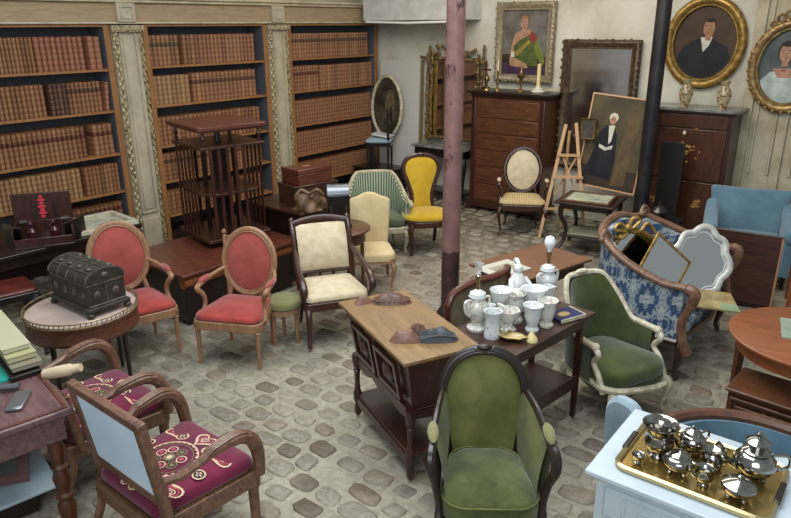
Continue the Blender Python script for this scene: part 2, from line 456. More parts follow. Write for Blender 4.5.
row(0, 3, y+.003, 3.89, .044, .325, 'dark', 'brown-labelled tan book on the second shelf of the folio bay', 'brown-labelled books on the second shelf, folio bay')
o = book(.045, .31, 'rosy'); o.location = (SHX-.03, 3.945, SHELF_Z[3]+.004); o.rotation_euler = (0, R(5), R(90)); o.rotation_mode = 'XYZ'
o.rotation_euler = (R(0), R(0), R(90)); o.matrix_world = Matrix.Translation((SHX-.03, 3.945, SHELF_Z[3]+.003)) @ Matrix.Rotation(R(-5), 4, 'X') @ Matrix.Rotation(R(90), 4, 'Z')
tag(o, 'single slim book leaning askew, last on the second shelf of the folio bay', 'book')
row(0, 2, 2.62, 3.66, .048, .345, 'red', 'pale tan book with red label on the third shelf of the folio bay', 'red-labelled books on the third shelf, folio bay')
row(0, 2, 3.73, 3.97, .055, .34, 'red', 'red-labelled tan book past the gap on the third shelf of the folio bay', 'books past the gap on the third shelf, folio bay')
row(0, 1, 2.62, 3.56, .05, .325, 'pale', 'smooth pale calf book on the fourth shelf of the folio bay', 'pale books on the fourth shelf, folio bay')
row(0, 1, 3.565, 4.0, .042, .32, 'tan', 'darker banded tan book ending the fourth shelf of the folio bay', 'banded books on the fourth shelf, folio bay')
row(0, 0, 2.8, 4.0, .052, .3, 'red', 'red-labelled tan book on the lowest shelf of the folio bay', 'books on the lowest shelf, folio bay')
row(1, 4, 4.54, 5.0, .055, .345, 'green', 'green-labelled tan book on the top shelf of the bookstand bay', 'green-labelled books on the top shelf, bookstand bay')
row(1, 4, 5.0, 6.14, .055, .345, 'tan', 'gilt-banded tan book on the top shelf of the bookstand bay', 'gilt-banded books on the top shelf, bookstand bay')
row(1, 3, 4.54, 5.08, .06, .335, 'pale', 'plain pale book on the second shelf of the bookstand bay', 'pale books on the second shelf, bookstand bay')
row(1, 3, 5.08, 6.13, .06, .345, 'dark', 'brown-labelled tan book on the second shelf of the bookstand bay', 'brown-labelled books on the second shelf, bookstand bay')
row(1, 2, 4.54, 6.15, .06, .335, 'tan', 'tan book on the third shelf, partly behind the revolving bookstand', 'books on the third shelf, bookstand bay')
row(1, 1, 4.54, 6.15, .062, .33, 'dark', 'tan book on the fourth shelf, behind the bars of the revolving bookstand', 'books on the fourth shelf, bookstand bay')
row(1, 0, 4.54, 6.1, .064, .3, 'tan', 'tan book on the lowest shelf, low behind the revolving bookstand', 'books on the lowest shelf, bookstand bay')
row(2, 4, 6.74, 8.4, .05, .335, 'dark', 'thin tan book with brown label on the top shelf of the end bay', 'books on the top shelf, end bay')
row(2, 3, 6.74, 7.3, .05, .345, 'red', 'thin book with bright red label on the second shelf of the end bay', 'red-labelled books on the second shelf, end bay')
row(2, 3, 7.302, 8.47, .05, .335, 'tan', 'thin tan book without red label on the second shelf of the end bay', 'plain books on the second shelf, end bay')
st = MB()
for sh, mi, w, y1 in ((2, 1, .05, 8.45), (1, 1, .052, 8.45), (0, 0, .05, 8.4)):
    y = 6.74
    while y+w < y1:
        h = BOOK_H[sh]*random.uniform(.97, 1)
        st.mat(mi).at(SHX-.03, y+w/2, SHELF_Z[sh]+.0005, rz=R(90)).prism(book_outline(w), 0, h); y += w+.003
st = st.build('rows_of_books', [BM['tan'], BM['dark']]); st['kind'] = 'stuff'
tag(st, 'lower rows of thin tan books filling the end bay of the library', 'books')
# ------------------------------------------------------------------ upholstery
F = {}
F['red'] = fabric('red_velvet', '#7d2925', '#9a3b34', 60, .85, .3)
F['redback'] = fabric('faded_red_velvet', '#843a34', '#994841', 60, .85, .3)
F['cream'] = fabric('cream_damask', '#b5a687', '#c8bb9f', 50, .85, .15, 12)
F['creamy'] = fabric('cream_yellow_cloth', '#b3a077', '#c2b088', 50, .85, .15)
F['yellow'] = fabric('mustard_cloth', '#a6871c', '#bf9f2d', 70, .85, .25, 3)
F['green'] = fabric('moss_velvet', '#333a17', '#53572a', 60, .8, .35, 6)
F['greenback'] = fabric('worn_moss_velvet', '#4a4f26', '#686a3c', 60, .8, .08, 4)
F['dkgreen'] = fabric('dark_green_velvet', '#263011', '#434b1d', 60, .75, .35, 4)
F['olive'] = fabric('olive_cloth', '#6c6a40', '#7d7a50', 60)
F['olivedk'] = fabric('olive_grey_cloth', '#3c4531', '#525a42', 60)
F['blue'] = fabric('blue_cloth', '#4f6c7d', '#678392', 50, .9, .25, 3)
F['bluegrey'] = fabric('blue_grey_cloth', '#7d929e', '#98abb4', 50)
F['paleblue'] = fabric('pale_blue_lining', '#b9cedd', '#c6d8e4', 40, .9, .1, 2)
F['burg'] = fabric('burgundy_cloth', '#56102c', '#75183b', 70, .8, .3, 3)
F['seatstripe'] = fabric('striped_cream', '#a48f68', '#b9a57e', 50)
def stripes(name, a, b_, freq, axis='X', c3=None):
    m, nt, b = nodes(name); tc = nt.nodes.new('ShaderNodeTexCoord'); sp = nt.nodes.new('ShaderNodeSeparateXYZ')
    nt.links.new(tc.outputs['Object'], sp.inputs[0])
    if axis == 'A': u = mathn(nt, 'MULTIPLY', mathn(nt, 'ARCTAN2', sp.outputs['X'], sp.outputs['Y']), .32)
    else: u = sp.outputs[axis]
    w = mathn(nt, 'SINE', mathn(nt, 'MULTIPLY', u, 2*pi*freq))
    c = ramp(nt, mathn(nt, 'ADD', mathn(nt, 'MULTIPLY', w, .5), .5), [(.3, lin(a)), (.5, lin(b_)), (.8, lin(c3 or b_))])
    nt.links.new(c, b.inputs['Base Color']); b.inputs['Roughness'].default_value = .85; b.inputs['Specular IOR Level'].default_value = .2
    return m
F['stripe'] = stripes('green_stripe', '#44523f', '#8f9b83', 26, 'A', '#a2ab94')
F['creamstripe'] = stripes('cream_stripe', '#a08a63', '#bba77f', 34, 'X')
GREYCREAM = plain('cream_chair_paint', '#a89f85', .5, c2='#8f866b', scale=14)
CHALK = plain('chalky_white_paint', '#c9c3ae', .5, c2='#a89f86', scale=16, lo=.35, hi=.55)
STUD = plain('brass_studs', '#7a6030', .35, .7)
BRASS = plain('brass', '#7a6640', .3, .85, c2='#a58c58')
FORG = plain('ebony_shine', '#0d0a09', .2)

def leg_turned(mb, x, y, h, r=.02, flare=1.2):
    mb.lathe([(r*.55, 0), (r*.7, .02), (r*.6, .04), (r*.62, .06), (r*.95, h*.82), (r*1.25, h*.84), (r*.9, h*.87), (r*flare, h*.9), (r*flare, h)], 10, (x, y, 0))
def leg_cab(mb, x, y, h, dx, dy, r=.022):
    """cabriole leg: knee pushed out along (dx,dy), foot curling out"""
    pts = [(x, y, h), (x+dx*.035, y+dy*.035, h*.82), (x+dx*.02, y+dy*.02, h*.5), (x-dx*.005, y-dy*.005, h*.22), (x+dx*.012, y+dy*.012, h*.06), (x+dx*.03, y+dy*.03, .012)]
    p = spline(pts, 4); mb.tube(p, rlist([r*1.5, r*1.55, r, r*.65, r*.6, r*.85], len(p)), 8)
def part_leg(t, fn, mat, *a, **k):
    m = MB(); fn(m, *a, **k); return m.build('leg', mat, t)
def studs(mb, pts, r=.004):
    for p in pts: mb.ball(p, r, r, r, 5, 3)
def loop_len(pts, step):
    """evenly spaced points along a closed loop"""
    P = [Vector(p) for p in pts]; out = []; acc = 0
    for i in range(len(P)):
        a, b = P[i], P[(i+1) % len(P)]; L = (b-a).length
        while acc <= L: out.append(tuple(a.lerp(b, acc/L if L else 0))); acc += step
        acc -= L
    return out

# ---- medallion armchair: oval padded back, tapering fluted legs
def medallion(label, loc, rz, wd, seat_f, back_f, leg='turned', k=1.0, group=None, padf=None):
    t = thing('medallion_armchair', label, 'armchair', loc, rz, group)
    t.scale = (k, k, k)
    sh = .40
    seat = rect_round(.58, .52, .09, 5, .46)
    rail = MB().prism(dense(rect_round(.60, .53, .08, 5, .47)), sh-.075, sh); rail.build('seat_rail', wd, t, .006)
    MB().pad(dense(seat, .05), sh, sh+.05, .035, .03).build('seat', seat_f, t)
    for x, y in ((-.265, -.225), (.265, -.225), (-.2, .23), (.2, .23)):
        if leg == 'turned': part_leg(t, leg_turned, wd, x, y, sh-.02, .023)
        else: part_leg(t, leg_cab, wd, x, y, sh-.03, math.copysign(.7, x), math.copysign(.7, y), .018)
    # oval back, tipped backwards
    tilt = R(-10); cy, cz = .30, .745; rx, rz_ = .235, .285
    Mx = lambda x, z, d=0: (x, cy+(z)*sin(-tilt)+d*cos(tilt), cz+z*cos(tilt)+d*sin(tilt))
    ring = [Mx(rx*cos(a), rz_*sin(a)) for a in [2*pi*i/40 for i in range(40)]]
    b = MB().tube(ring, .024, 8, True, .9)
    inner = [Mx((rx-.022)*cos(a), (rz_-.022)*sin(a), -.012) for a in [2*pi*i/40 for i in range(40)]]
    b.tube(inner, .008, 6, True)
    for s in (-1, 1): b.tube(spline([(s*.2, .24, sh-.06), (s*.19, .25, sh+.02), Mx(s*.16, -.2)], 4), .021, 8)
    fr = b.build('back_frame', wd, t)
    u = MB(); u.M = Matrix.Translation((0, cy, cz)) @ Matrix.Rotation(pi/2+tilt, 4, 'X')
    u.pad(ellipse(rx-.02, rz_-.02, 36), -.006, .012, .03, .012)
    u.build('backrest', back_f, t)
    u = MB(); u.M = Matrix.Translation((0, cy, cz)) @ Matrix.Rotation(pi/2+tilt, 4, 'X')
    u.prism(ellipse(rx-.015, rz_-.015, 36), -.016, -.007); u.build('back_cloth', back_f, t)
    m = MB(); studs(m, loop_len([Mx((rx-.026)*cos(a), (rz_-.026)*sin(a), -.021) for a in [2*pi*i/60 for i in range(60)]], .021)); m.build('studs', STUD, fr)
    for s in (-1, 1):
        p = spline([Mx(s*rx*.95, -.06), (s*.27, .2, .665), (s*.30, .06, .645), (s*.305, -.06, .635), (s*.30, -.1, .615), (s*.272, -.06, .55), (s*.268, -.05, .47), (s*.282, -.1, sh-.03)], 5)
        a = MB().tube(p, rlist([.017, .017, .02, .022, .023, .02, .018, .024], len(p)), 8)
        a.ball((s*.305, -.095, .622), .026, .026, .022, 8, 6)
        ar = a.build('arm', wd, t)
        MB().ball((s*.302, .04, .662), .028, .105, .022, 10, 6).build('arm_pad', padf or back_f, ar)
    return t
medallion('red velvet medallion armchair, tucked behind the round table with the domed casket', (-4.87, 2.60, 0), 74, W['light'], F['red'], F['redback'], k=.99)
medallion('red velvet medallion armchair standing free before the low chest, empty floor before it', (-4.14, 3.08, 0), 27, W['light'], F['red'], F['redback'], k=.95)
medallion('dark-framed medallion armchair with cream striped seat beside the easel', (-4.06, 7.60, 0), 30, W['mahogany'], F['creamstripe'], F['cream'], 'cab', 1.0, padf=F['cream'])

# ---- cream armchair with scrolling dark arms
def scroll_armchair():
    t = thing('scroll_armchair', 'cream upholstered armchair with dark mahogany frame and scrolled arms', 'armchair', (-3.82, 3.83, 0), 57)
    wd = W['mahogany']; sh = .40
    MB().prism(dense(rect_round(.56, .52, .04, 4, .48)), sh-.07, sh).build('seat_rail', wd, t, .006)
    MB().pad(dense(rect_round(.55, .51, .06, 4, .47), .05), sh, sh+.06, .035, .035).build('seat', F['cream'], t)
    for s in (-1, 1):
        p = spline([(s*.245, -.22, sh-.03), (s*.25, -.26, .27), (s*.25, -.25, .12), (s*.255, -.265, .015)], 4)
        m = MB().tube(p, rlist([.03, .028, .02, .022], len(p)), 8); m.build('leg', wd, t)
        p = spline([(s*.22, .23, sh), (s*.22, .25, .2), (s*.225, .33, .01)], 4)
        MB().tube(p, rlist([.022, .02, .017], len(p)), 8).build('leg', wd, t)
        p = spline([(s*.235, .235, sh-.05), (s*.245, .25, .55), (s*.25, .32, .8), (s*.25, .40, .93)], 5)
        m = MB().tube(p, rlist([.022, .024, .022, .02], len(p)), 8)
        m.ball((s*.25, .405, .935), .026, .03, .03, 8, 6); m.build('stile', wd, t)
        p = spline([(s*.25, .28, .70), (s*.27, .12, .665), (s*.285, -.08, .62), (s*.285, -.22, .585), (s*.285, -.285, .53), (s*.285, -.26, .475), (s*.285, -.215, .485), (s*.285, -.215, .52), (s*.285, -.24, .525)], 5)
        m = MB().tube(p, rlist([.02, .024, .028, .032, .034, .03, .026, .02, .016], len(p)), 8)
        p = spline([(s*.28, -.27, .5), (s*.275, -.215, .44), (s*.262, -.2, .36)], 4); m.tube(p, .021, 8)
        m.build('arm', wd, t)
    m = MB()
    p = spline([(-.245, .385, .90), (-.12, .405, .925), (0, .412, .935), (.12, .405, .925), (.245, .385, .90)], 5); m.tube(p, .03, 8, flat=1.3)
    m.build('crest_rail', wd, t); MB().tube([(-.24, .25, .50), (.24, .25, .50)], .02, 8).build('back_rail', wd, t)
    u = MB()
    def f(a, b):
        x = (a-.5)*.44; z = .52+b*.385; y = .232+.028*b+.11*b*b
        return (x, y-.045*(sin(pi*a)**.5)*(sin(pi*b)**.5), z)
    u.grid(f, 12, 12)
    u.grid(lambda a, b: ((a-.5)*.44, .232+.028*b+.11*b*b+.014, .52+b*.385), 6, 12)
    u.build('backrest', F['cream'], t, recalc=False)
    return t
scroll_armchair()

# ---- fully upholstered side chair
def side_chair(label, loc, rz, f, wd, w=.46, top=.93, name='side_chair'):
    t = thing(name, label, 'chair', loc, rz); sh = .36
    MB().prism(dense(rect_round(w, .44, .05, 4, w*.86)), sh-.05, sh).build('seat_rail', wd, t)
    MB().pad(dense(rect_round(w, .45, .08, 5, w*.88), .05), sh-.04, sh+.06, .03, .035).build('seat', f, t)
    for s in (-1, 1):
        part_leg(t, leg_cab, wd, s*(w/2-.04), -.18, sh-.04, s*.6, -.6, .017)
        p = spline([(s*w*.38, .2, sh), (s*w*.39, .25, .18), (s*w*.4, .31, .01)], 4); MB().tube(p, .018, 8).build('leg', wd, t)
    out = [(-w*.40, 0), (w*.40, 0), (w*.45, .30), (w*.46, .46), (w*.40, .485), (w*.27, .50), (w*.13, .535), (0, .545), (-w*.13, .535), (-w*.27, .50), (-w*.40, .485), (-w*.46, .46), (-w*.45, .3)]
    u = MB(); u.M = Matrix.Translation((0, .23, top-.545)) @ Matrix.Rotation(R(82), 4, 'X')
    u.pad(dense(out, .04), -.04, .02, .02, .025)
    u.build('backrest', f, t); return t
side_chair('cream yellow upholstered side chair standing behind the small round table', (-4.29, 4.90, 0), 44, F['creamy'], W['light'])

# ---- balloon-back chair
def balloon():
    t = thing('balloon_back_chair', 'mustard yellow spoon-backed chair with dark carved frame', 'chair', (-4.58, 6.22, 0), 48)
    wd = W['mahogany']; sh = .40
    o = ellipse(.28, .26, 32, 0, 0, 2.6)
    MB().prism(o, sh-.07, sh).build('seat_rail', wd, t, .008)
    MB().pad(ellipse(.285, .265, 32, 0, 0, 2.6), sh, sh+.07, .04, .04).build('seat', F['yellow'], t)
    for s in (-1, 1):
        part_leg(t, leg_cab, wd, s*.2, -.2, sh-.04, s*.6, -.6, .024)
        p = spline([(s*.16, .2, sh), (s*.17, .24, .2), (s*.17, .3, .01)], 4); MB().tube(p, .022, 8).build('leg', wd, t)
    half = [(.135, 0), (.12, .1), (.125, .2), (.16, .32), (.205, .44), (.215, .52), (.18, .60), (.1, .645), (0, .655)]
    prof = spline([(x, z, 0) for x, z in half], 4); prof = [(p[0], p[1]) for p in prof]
    out = prof+[(-x, z) for x, z in prof[-2::-1]]
    M0 = Matrix.Translation((0, .235, sh+.03)) @ Matrix.Rotation(R(80), 4, 'X')
    m = MB(); m.M = M0; m.tube([(x, z, 0) for x, z in out], .03, 8, flat=.8); m.ball((0, .665, 0), .06, .025, .03); m.build('back_frame', wd, t)
    u = MB(); u.M = M0; u.pad([(x*.93, z*.985) for x, z in out], -.02, .012, .025, .02); u.build('backrest', F['yellow'], t)
    return t
balloon()

# ---- wrap-around backs
def arc_path(w, d, yb, yf, n=24, p=2.4):
    """plan of a tub chair: from right arm front round the back to left arm front"""
    out = []
    for i in range(n+1):
        a = pi*i/n; c, s = cos(a), sin(a)
        x = w/2*math.copysign(abs(c)**(2/p), c); y = yf+(yb-yf)*abs(s)**(2/p)
        out.append((x, y))
    return out
def striped_bergere():
    t = thing('striped_bergere', 'tub bergere with green striped back and pale painted frame', 'armchair', (-5.06, 5.88, 0), 46); t.scale = (.93, .93, 1)
    wd = GREYCREAM; sh = .33
    P = arc_path(.80, .6, .34, -.24); n = len(P)
    tops = [.60+.27*min(1, max(0, (sin(pi*i/(n-1))-.30)/.55))**1.3 for i in range(n)]
    MB().wall(P, [sh]*n, tops, .045).build('backrest', F['stripe'], t)
    m = MB().tube([(x*1.0, y-.01, z+.01) for (x, y), z in zip(P, tops)], .026, 8, flat=.9)
    m.tube([(x*1.01, y+.012, sh+.03) for (x, y) in P], .016, 8)
    m.tube([(0, .325, sh), (0, .32, .87)], .016, 8)
    for s in (-1, 1):
        p = spline([(s*.40, -.24, .615), (s*.41, -.275, .585), (s*.385, -.24, .51), (s*.38, -.25, .42), (s*.365, -.28, .3)], 4); m.tube(p, rlist([.03, .032, .022, .02, .028], len(p)), 8)
    m.build('back_frame', wd, t)
    MB().prism(dense(rect_round(.78, .62, .14, 5, .56)), sh-.075, sh).build('seat_rail', wd, t, .01)
    MB().pad(dense(rect_round(.68, .60, .1, 5, .52), .05), sh, sh+.10, .03, .04).build('seat_cushion', F['olivedk'], t)
    for s in (-1, 1):
        part_leg(t, leg_cab, wd, s*.34, -.26, sh-.05, s*.6, -.6, .022); part_leg(t, leg_cab, wd, s*.24, .26, sh-.05, s*.5, .6, .02)
    return t
striped_bergere()

def tub_chair(name, label, loc, rz, f, wd, w=.72, back=.85, arm=.6, yb=.34, yf=-.3, sh=.4, th=.09):
    """plain fully upholstered tub armchair"""
    t = thing(name, label, 'armchair', loc, rz)
    P = arc_path(w, .6, yb, yf, 28, 3.2); n = len(P)
    tops = [arm+(back-arm)*min(1, max(0, (sin(pi*i/(n-1))-.55)/.35)) for i in range(n)]
    MB().wall(P, [.14]*n, tops, th).build('shell', f, t)
    m = MB()
    MB().pad(dense(rect_round(w-.2, .56, .06, 4, w-.24), .05), sh-.2, sh, .03, .04).build('seat_cushion', f, t)
    for s in (-1, 1):
        MB().lathe([(.018, 0), (.028, .14)], 8, (s*(w/2-.08), yf+.06, 0)).build('leg', wd, t)
        MB().lathe([(.018, 0), (.028, .14)], 8, (s*(w/2-.14), yb-.1, 0)).build('leg', wd, t)
    return t

# ---- blue armchair against the back wall
def blue_armchair():
    t = thing('upholstered_armchair', 'plain blue upholstered armchair with flared square back against the panelled wall', 'armchair', (-1.39, 7.58, 0), 14)
    f = F['blue']
    out = [(-.33, .3), (.33, .3), (.36, .55), (.405, .83), (.38, .855), (0, .84), (-.38, .855), (-.405, .83), (-.36, .55)]
    u = MB(); u.M = Matrix.Translation((0, .38, 0)) @ Matrix.Rotation(R(84), 4, 'X'); u.pad(dense(out, .06), -.09, .03, .02, .04); u.build('backrest', f, t)
    for s in (-1, 1):
        m = MB(); m.M = Matrix.Translation((s*.37, 0, 0))
        m.box(-.055, .055, -.36, .26, .14, .56)
        p = [(-.0, -.36, .56), (0, -.1, .585), (0, .15, .63), (0, .30, .70)]
        m.tube(spline(p, 5), rlist([.075, .072, .07, .06], 16), 10); m.ball((0, -.36, .56), .075, .03, .075); m.build('arm', f, t, .02)
    MB().box(-.33, .33, -.34, .3, .14, .3).build('seat_base', f, t, .02)
    MB().pad(dense(rect_round(.63, .62, .05, 4), .05), .30, .43, .03, .05).build('seat_cushion', f, t)
    for x in (-.36, .36):
        for y in (-.31, .24): MB().lathe([(.018, 0), (.026, .14)], 8, (x, y, 0)).build('leg', W['darkwood'], t)
blue_armchair()
# ------------------------------------------------------------------ furniture along the library wall
def dark_desk_left():
    t = thing('dark_table', 'dark carved table by the library wall holding the open liqueur box and white tray frame', 'table', (-6.32, 2.5, 0), 90)
    MB().box(-.95, .85, -.42, .42, .70, .735).build('tabletop', W['darkwood'], t, .006)
    MB().box(-.88, .78, -.37, .37, .60, .70).build('apron', W['darkwood'], t, .006)
    for x in (-.84, .74):
        for y in (-.33, .33): part_leg(t, leg_cab, W['ebony'], x, y, .62, 0, math.copysign(.9, y), .03)
dark_desk_left()
LQ = thing('liqueur_box', 'open dark wooden liqueur box with red ornament inside its raised lid', 'box', (-6.05, 2.50, .735), 62)
m = MB().box(-.24, .24, -.17, .17, 0, .02)
for q in ((-.24, .24, .155, .17), (-.24, -.225, -.17, .17), (.225, .24, -.17, .17)): m.box(*q, .02, .17)
m.box(-.24, .24, -.17, -.155, .02, .09)
m.build('box_body', W['mahogany'], LQ, .004)
lid = MB().box(-.24, .24, .15, .172, .175, .42).build('lid', W['mahogany'], LQ, .004)
m = MB(); RED = plain('red_inlay', '#c1323f', .5)
for k, (w, z) in enumerate(((.016, .385), (.03, .355), (.02, .325), (.034, .295), (.022, .265), (.034, .235), (.018, .205))): m.at(0, .148, z, rx=pi/2).prism(ellipse(w, .013, 12), 0, .003)
m.build('red_ornament', RED, lid)
for s in (-1, 1):
    m = MB().at(s*.25, -.02, .1, rz=s*R(-32)); m.box(-.008, .008, -.16, .14, -.09, .09); m.build('side_flap', W['ebony'], LQ)
    MB().at(s*.17, .14, .172).box(-.03, .03, -.012, .0, -.008, .008).build('hinge', plain('nickel', '#c9c6c0', .25, .9), LQ)
DARKGL = plain('dark_red_glass', '#2a0b0d', .06)
for x in (-.1, .08):
    d = MB().lathe([(.035, 0), (.04, .02), (.04, .09), (.014, .12), (.014, .15), (.022, .16), (.014, .185), (.004, .19)], 12, (x, 0, .021)).build('decanter', plain('smoky_glass', '#3a1a1a', .05), LQ)
tf = thing('tray_frame', 'shallow white picture frame lying flat like a tray beside the liqueur box', 'picture frame', (-6.2, 3.05, .735), 88)
m = MB(); a, b = .30, .27
for (x0, x1, y0, y1) in ((-a, a, -b, -b+.05), (-a, a, b-.05, b), (-a, -a+.05, -b+.05, b-.05), (a-.05, a, -b+.05, b-.05)): m.box(x0, x1, y0, y1, 0, .05)
m.build('frame', CHALK, tf, .01)
MB().box(-a+.05, a-.05, -b+.05, b-.05, .005, .015).build('picture', plain('faded_print', '#b9b39c', .5, c2='#7f8a72', scale=9), tf)
st = thing('red_stool', 'dark carved stool with deep red leather seat under the liqueur box', 'stool', (-5.62, 1.92, 0), 80)
MB().box(-.22, .22, -.2, .2, .50, .56).build('seat_rail', W['ebony'], st, .008)
MB().pad(dense(rect_round(.43, .39, .05, 4), .05), .56, .585, .02, .02).build('seat', plain('oxblood_leather', '#43140f', .35, c2='#5a2018'), st)
for x in (-.19, .19):
    for y in (-.17, .17): part_leg(st, leg_cab, W['ebony'], x, y, .52, 0, math.copysign(.9, y), .026)

# low chest under the revolving bookstand
lc = thing('low_chest', 'low wide reddish-brown chest with bulging front moulding carrying the revolving bookstand', 'chest', (-5.42, 3.82, 0), 0)
MB().box(-.45, .55, -.74, .66, .475, .505).build('top', W['redwood'], lc, .005)
MB().box(-.43, .5, -.70, .62, .05, .475).build('body', W['darkwood'], lc, .005)
m = MB(); m.tube([(.475, -.71, .415), (.475, .62, .415)], .055, 12); m.build('bulging_moulding', W['fruit'], lc)
MB().box(-.40, .46, -.66, .58, 0, .05).build('base', W['darkwood'], lc)
# revolving bookstand
rv = thing('revolving_bookstand', 'tall dark red revolving bookstand with slatted sides standing on the low chest', 'bookstand', (-5.57, 4.08, .506), -11)
hw = .37
MB().prism(rect_round(.76, .72, .03, 4), 1.135, 1.17).prism(rect_round(.70, .66, .03, 4), 1.115, 1.135).build('top', W['redwood'], rv, .004)
MB().prism(rect_round(.70, .68, .03, 4), .955, .98).build('tier', W['mahogany_flat'], rv, .003)
MB().prism(rect_round(.66, .64, .16, 6), .50, .525).build('tier', W['mahogany_flat'], rv, .003)
MB().prism(rect_round(.72, .70, .05, 5), .055, .085).build('tier', W['mahogany_flat'], rv, .003)
MB().prism(rect_round(.40, .40, .03, 4), 0, .055).build('base', W['darkwood'], rv)
MB().lathe([(.03, .085), (.03, 1.115)], 12).build('spindle', W['darkwood'], rv)
for x in (-.31, .31):
    for y in (-.29, .29):
        MB().lathe([(.014, .98), (.022, 1.0), (.013, 1.03), (.024, 1.06), (.012, 1.09), (.018, 1.115)], 10, (x, y, 0)).build('baluster', W['mahogany'], rv)
for side in range(4):
    for k in range(5):
        u = -.24+k*.085
        m = MB(); m.M = Matrix.Rotation(side*pi/2, 4, 'Z'); d = .325 if side % 2 == 0 else .335
        m.box(u-.016, u+.016, -d-.006, -d+.006, .085, .955); m.build('slat', W['mahogany'], rv)
for side in range(4):
    m = MB(); m.M = Matrix.Rotation(side*pi/2+.1, 4, 'Z'); m.box(.10, .115, -.15, -.07, .085, .955); m.build('divider', W['darkwood'], rv)

# desk with drawers and the boxes on it
dk = thing('drawer_desk', 'dark desk with small drawers holding the two stacked wooden boxes', 'desk', (-5.33, 5.0, 0), 90)
MB().box(-.48, .38, -.42, .42, .72, .75).build('top', W['mahogany_flat'], dk, .004)
MB().box(-.45, .35, -.38, .4, .28, .72).build('body', W['darkwood'], dk, .004)
for k, z in enumerate((.30, .44, .58)):
    for x0 in (-.43, -.035):
        d = MB().box(x0, x0+.37, -.395, -.375, z, z+.12).build('drawer', W['mahogany_flat'], dk, .004)
        MB().tube(spline([(x0+.12, -.40, z+.07), (x0+.14, -.42, z+.05), (x0+.22, -.42, z+.05), (x0+.24, -.40, z+.07)], 4), .006, 6).build('handle', BRASS, d)
for x in (-.42, .32):
    for y in (-.35, .37): MB().box(x-.025, x+.025, y-.025, y+.025, 0, .28).build('leg', W['darkwood'], dk)
bx = thing('wooden_box', 'larger dark wooden box lying under another box on the drawer desk', 'box', (-5.25, 4.97, .751), 80)
MB().box(-.27, .27, -.17, .17, 0, .17).build('body', W['mahogany_flat'], bx, .005); MB().box(-.275, .275, -.175, .175, .172, .215).build('lid', W['mahogany_flat'], bx, .006)
bx = thing('wooden_box', 'smaller dark wooden box with pale lid inlay on top of the larger box', 'box', (-5.25, 4.96, .967), 84)
MB().box(-.22, .22, -.15, .15, 0, .11).build('body', W['redwood'], bx, .005)
l = MB().box(-.223, .223, -.153, .153, .112, .165).build('lid', W['redwood'], bx, .006)
MB().at(0, 0, .1655).prism(ellipse(.05, .03, 16), -.001, .002).build('inlay', W['oak'], l)
# crumpled leather bag
def bag():
    rnd = random.Random(3)
    t = thing('leather_bag', 'slumped brown leather bag beside the black metal box', 'bag', (-4.95, 4.70, .551), 50)
    m = MB()
    def f(a, b):
        th = 2*pi*a; z = b
        r = 1+.16*sin(3*th+4*b)+.1*sin(7*th-5*b)
        q = (.145-.03*b)*r
        return (q*1.15*cos(th), q*.8*sin(th), .202+.15*z+.035*sin(2*th)*b)
    m.grid(f, 40, 10)
    m.grid(lambda a, b: ((.115*(1-b))*(1+.16*sin(6*pi*a+4)+.1*sin(14*pi*a-5))*1.15*cos(2*pi*a), .115*(1-b)*.8*(1+.16*sin(6*pi*a+4)+.1*sin(14*pi*a-5))*sin(2*pi*a), .352+.035*sin(4*pi*a)*(1-b)-.08*b), 40, 4)
    m.build('bag_body', plain('creased_leather', '#4a3320', .5, c2='#6e5034', scale=12), t)
    m = MB().tube(spline([(-.14, 0, .345), (-.08, .02, .405), (0, .0, .37), (.08, -.02, .41), (.14, 0, .35)], 5), .02, 8); m.build('rolled_rim', plain('bag_rim', '#6e5236', .5, c2='#4a3320'), t)
    return t
bag()
# small round table with the black metal box
rt = thing('round_side_table', 'small round brown side table between the cream armchair and the cream side chair', 'table', (-4.39, 4.55, 0), 70)
MB().lathe([(.285, 0), (.30, .008), (.30, .022), (.29, .028)], 36, (0, 0, .672)).build('tabletop', W['walnut'], rt)
MB().lathe([(.25, 0), (.25, .11)], 30, (0, 0, .562)).build('apron', W['walnut'], rt)
for k in range(4):
    a = pi/4+k*pi/2; MB().lathe([(.012, 0), (.02, .56)], 8, (.225*cos(a), .225*sin(a), 0)).build('leg', W['walnut_v'], rt)
mb_ = thing('metal_box', 'black upright box with rounded grey metal top on the small round table', 'box', (-4.41, 4.56, .701), 48); mb_.scale = (.82, .85, 1.12)
MB().box(-.13, .13, -.1, .1, .04, .29).build('body', plain('black_japan', '#15100e', .35), mb_, .008)
MB().box(-.145, .145, -.115, .115, 0, .04).build('base', plain('black_japan_base', '#1b1614', .3), mb_, .008)
m = MB(); m.M = Matrix.Translation((0, 0, .29)) @ Matrix.Rotation(pi/2, 4, 'Y')
m.prism([(0, -.1)]+[(-.085*sin(pi*k/10), -.1*cos(pi*k/10)) for k in range(1, 10)]+[(0, .1)], -.13, .13)
m.build('rounded_top', plain('grey_metal', '#6f7478', .3, .8), mb_, .004)
MB().tube(spline([(-.09, -.105, .2), (-.07, -.115, .12), (.07, -.115, .12), (.09, -.105, .2)], 4), .006, 6).build('handle', STUD, mb_)
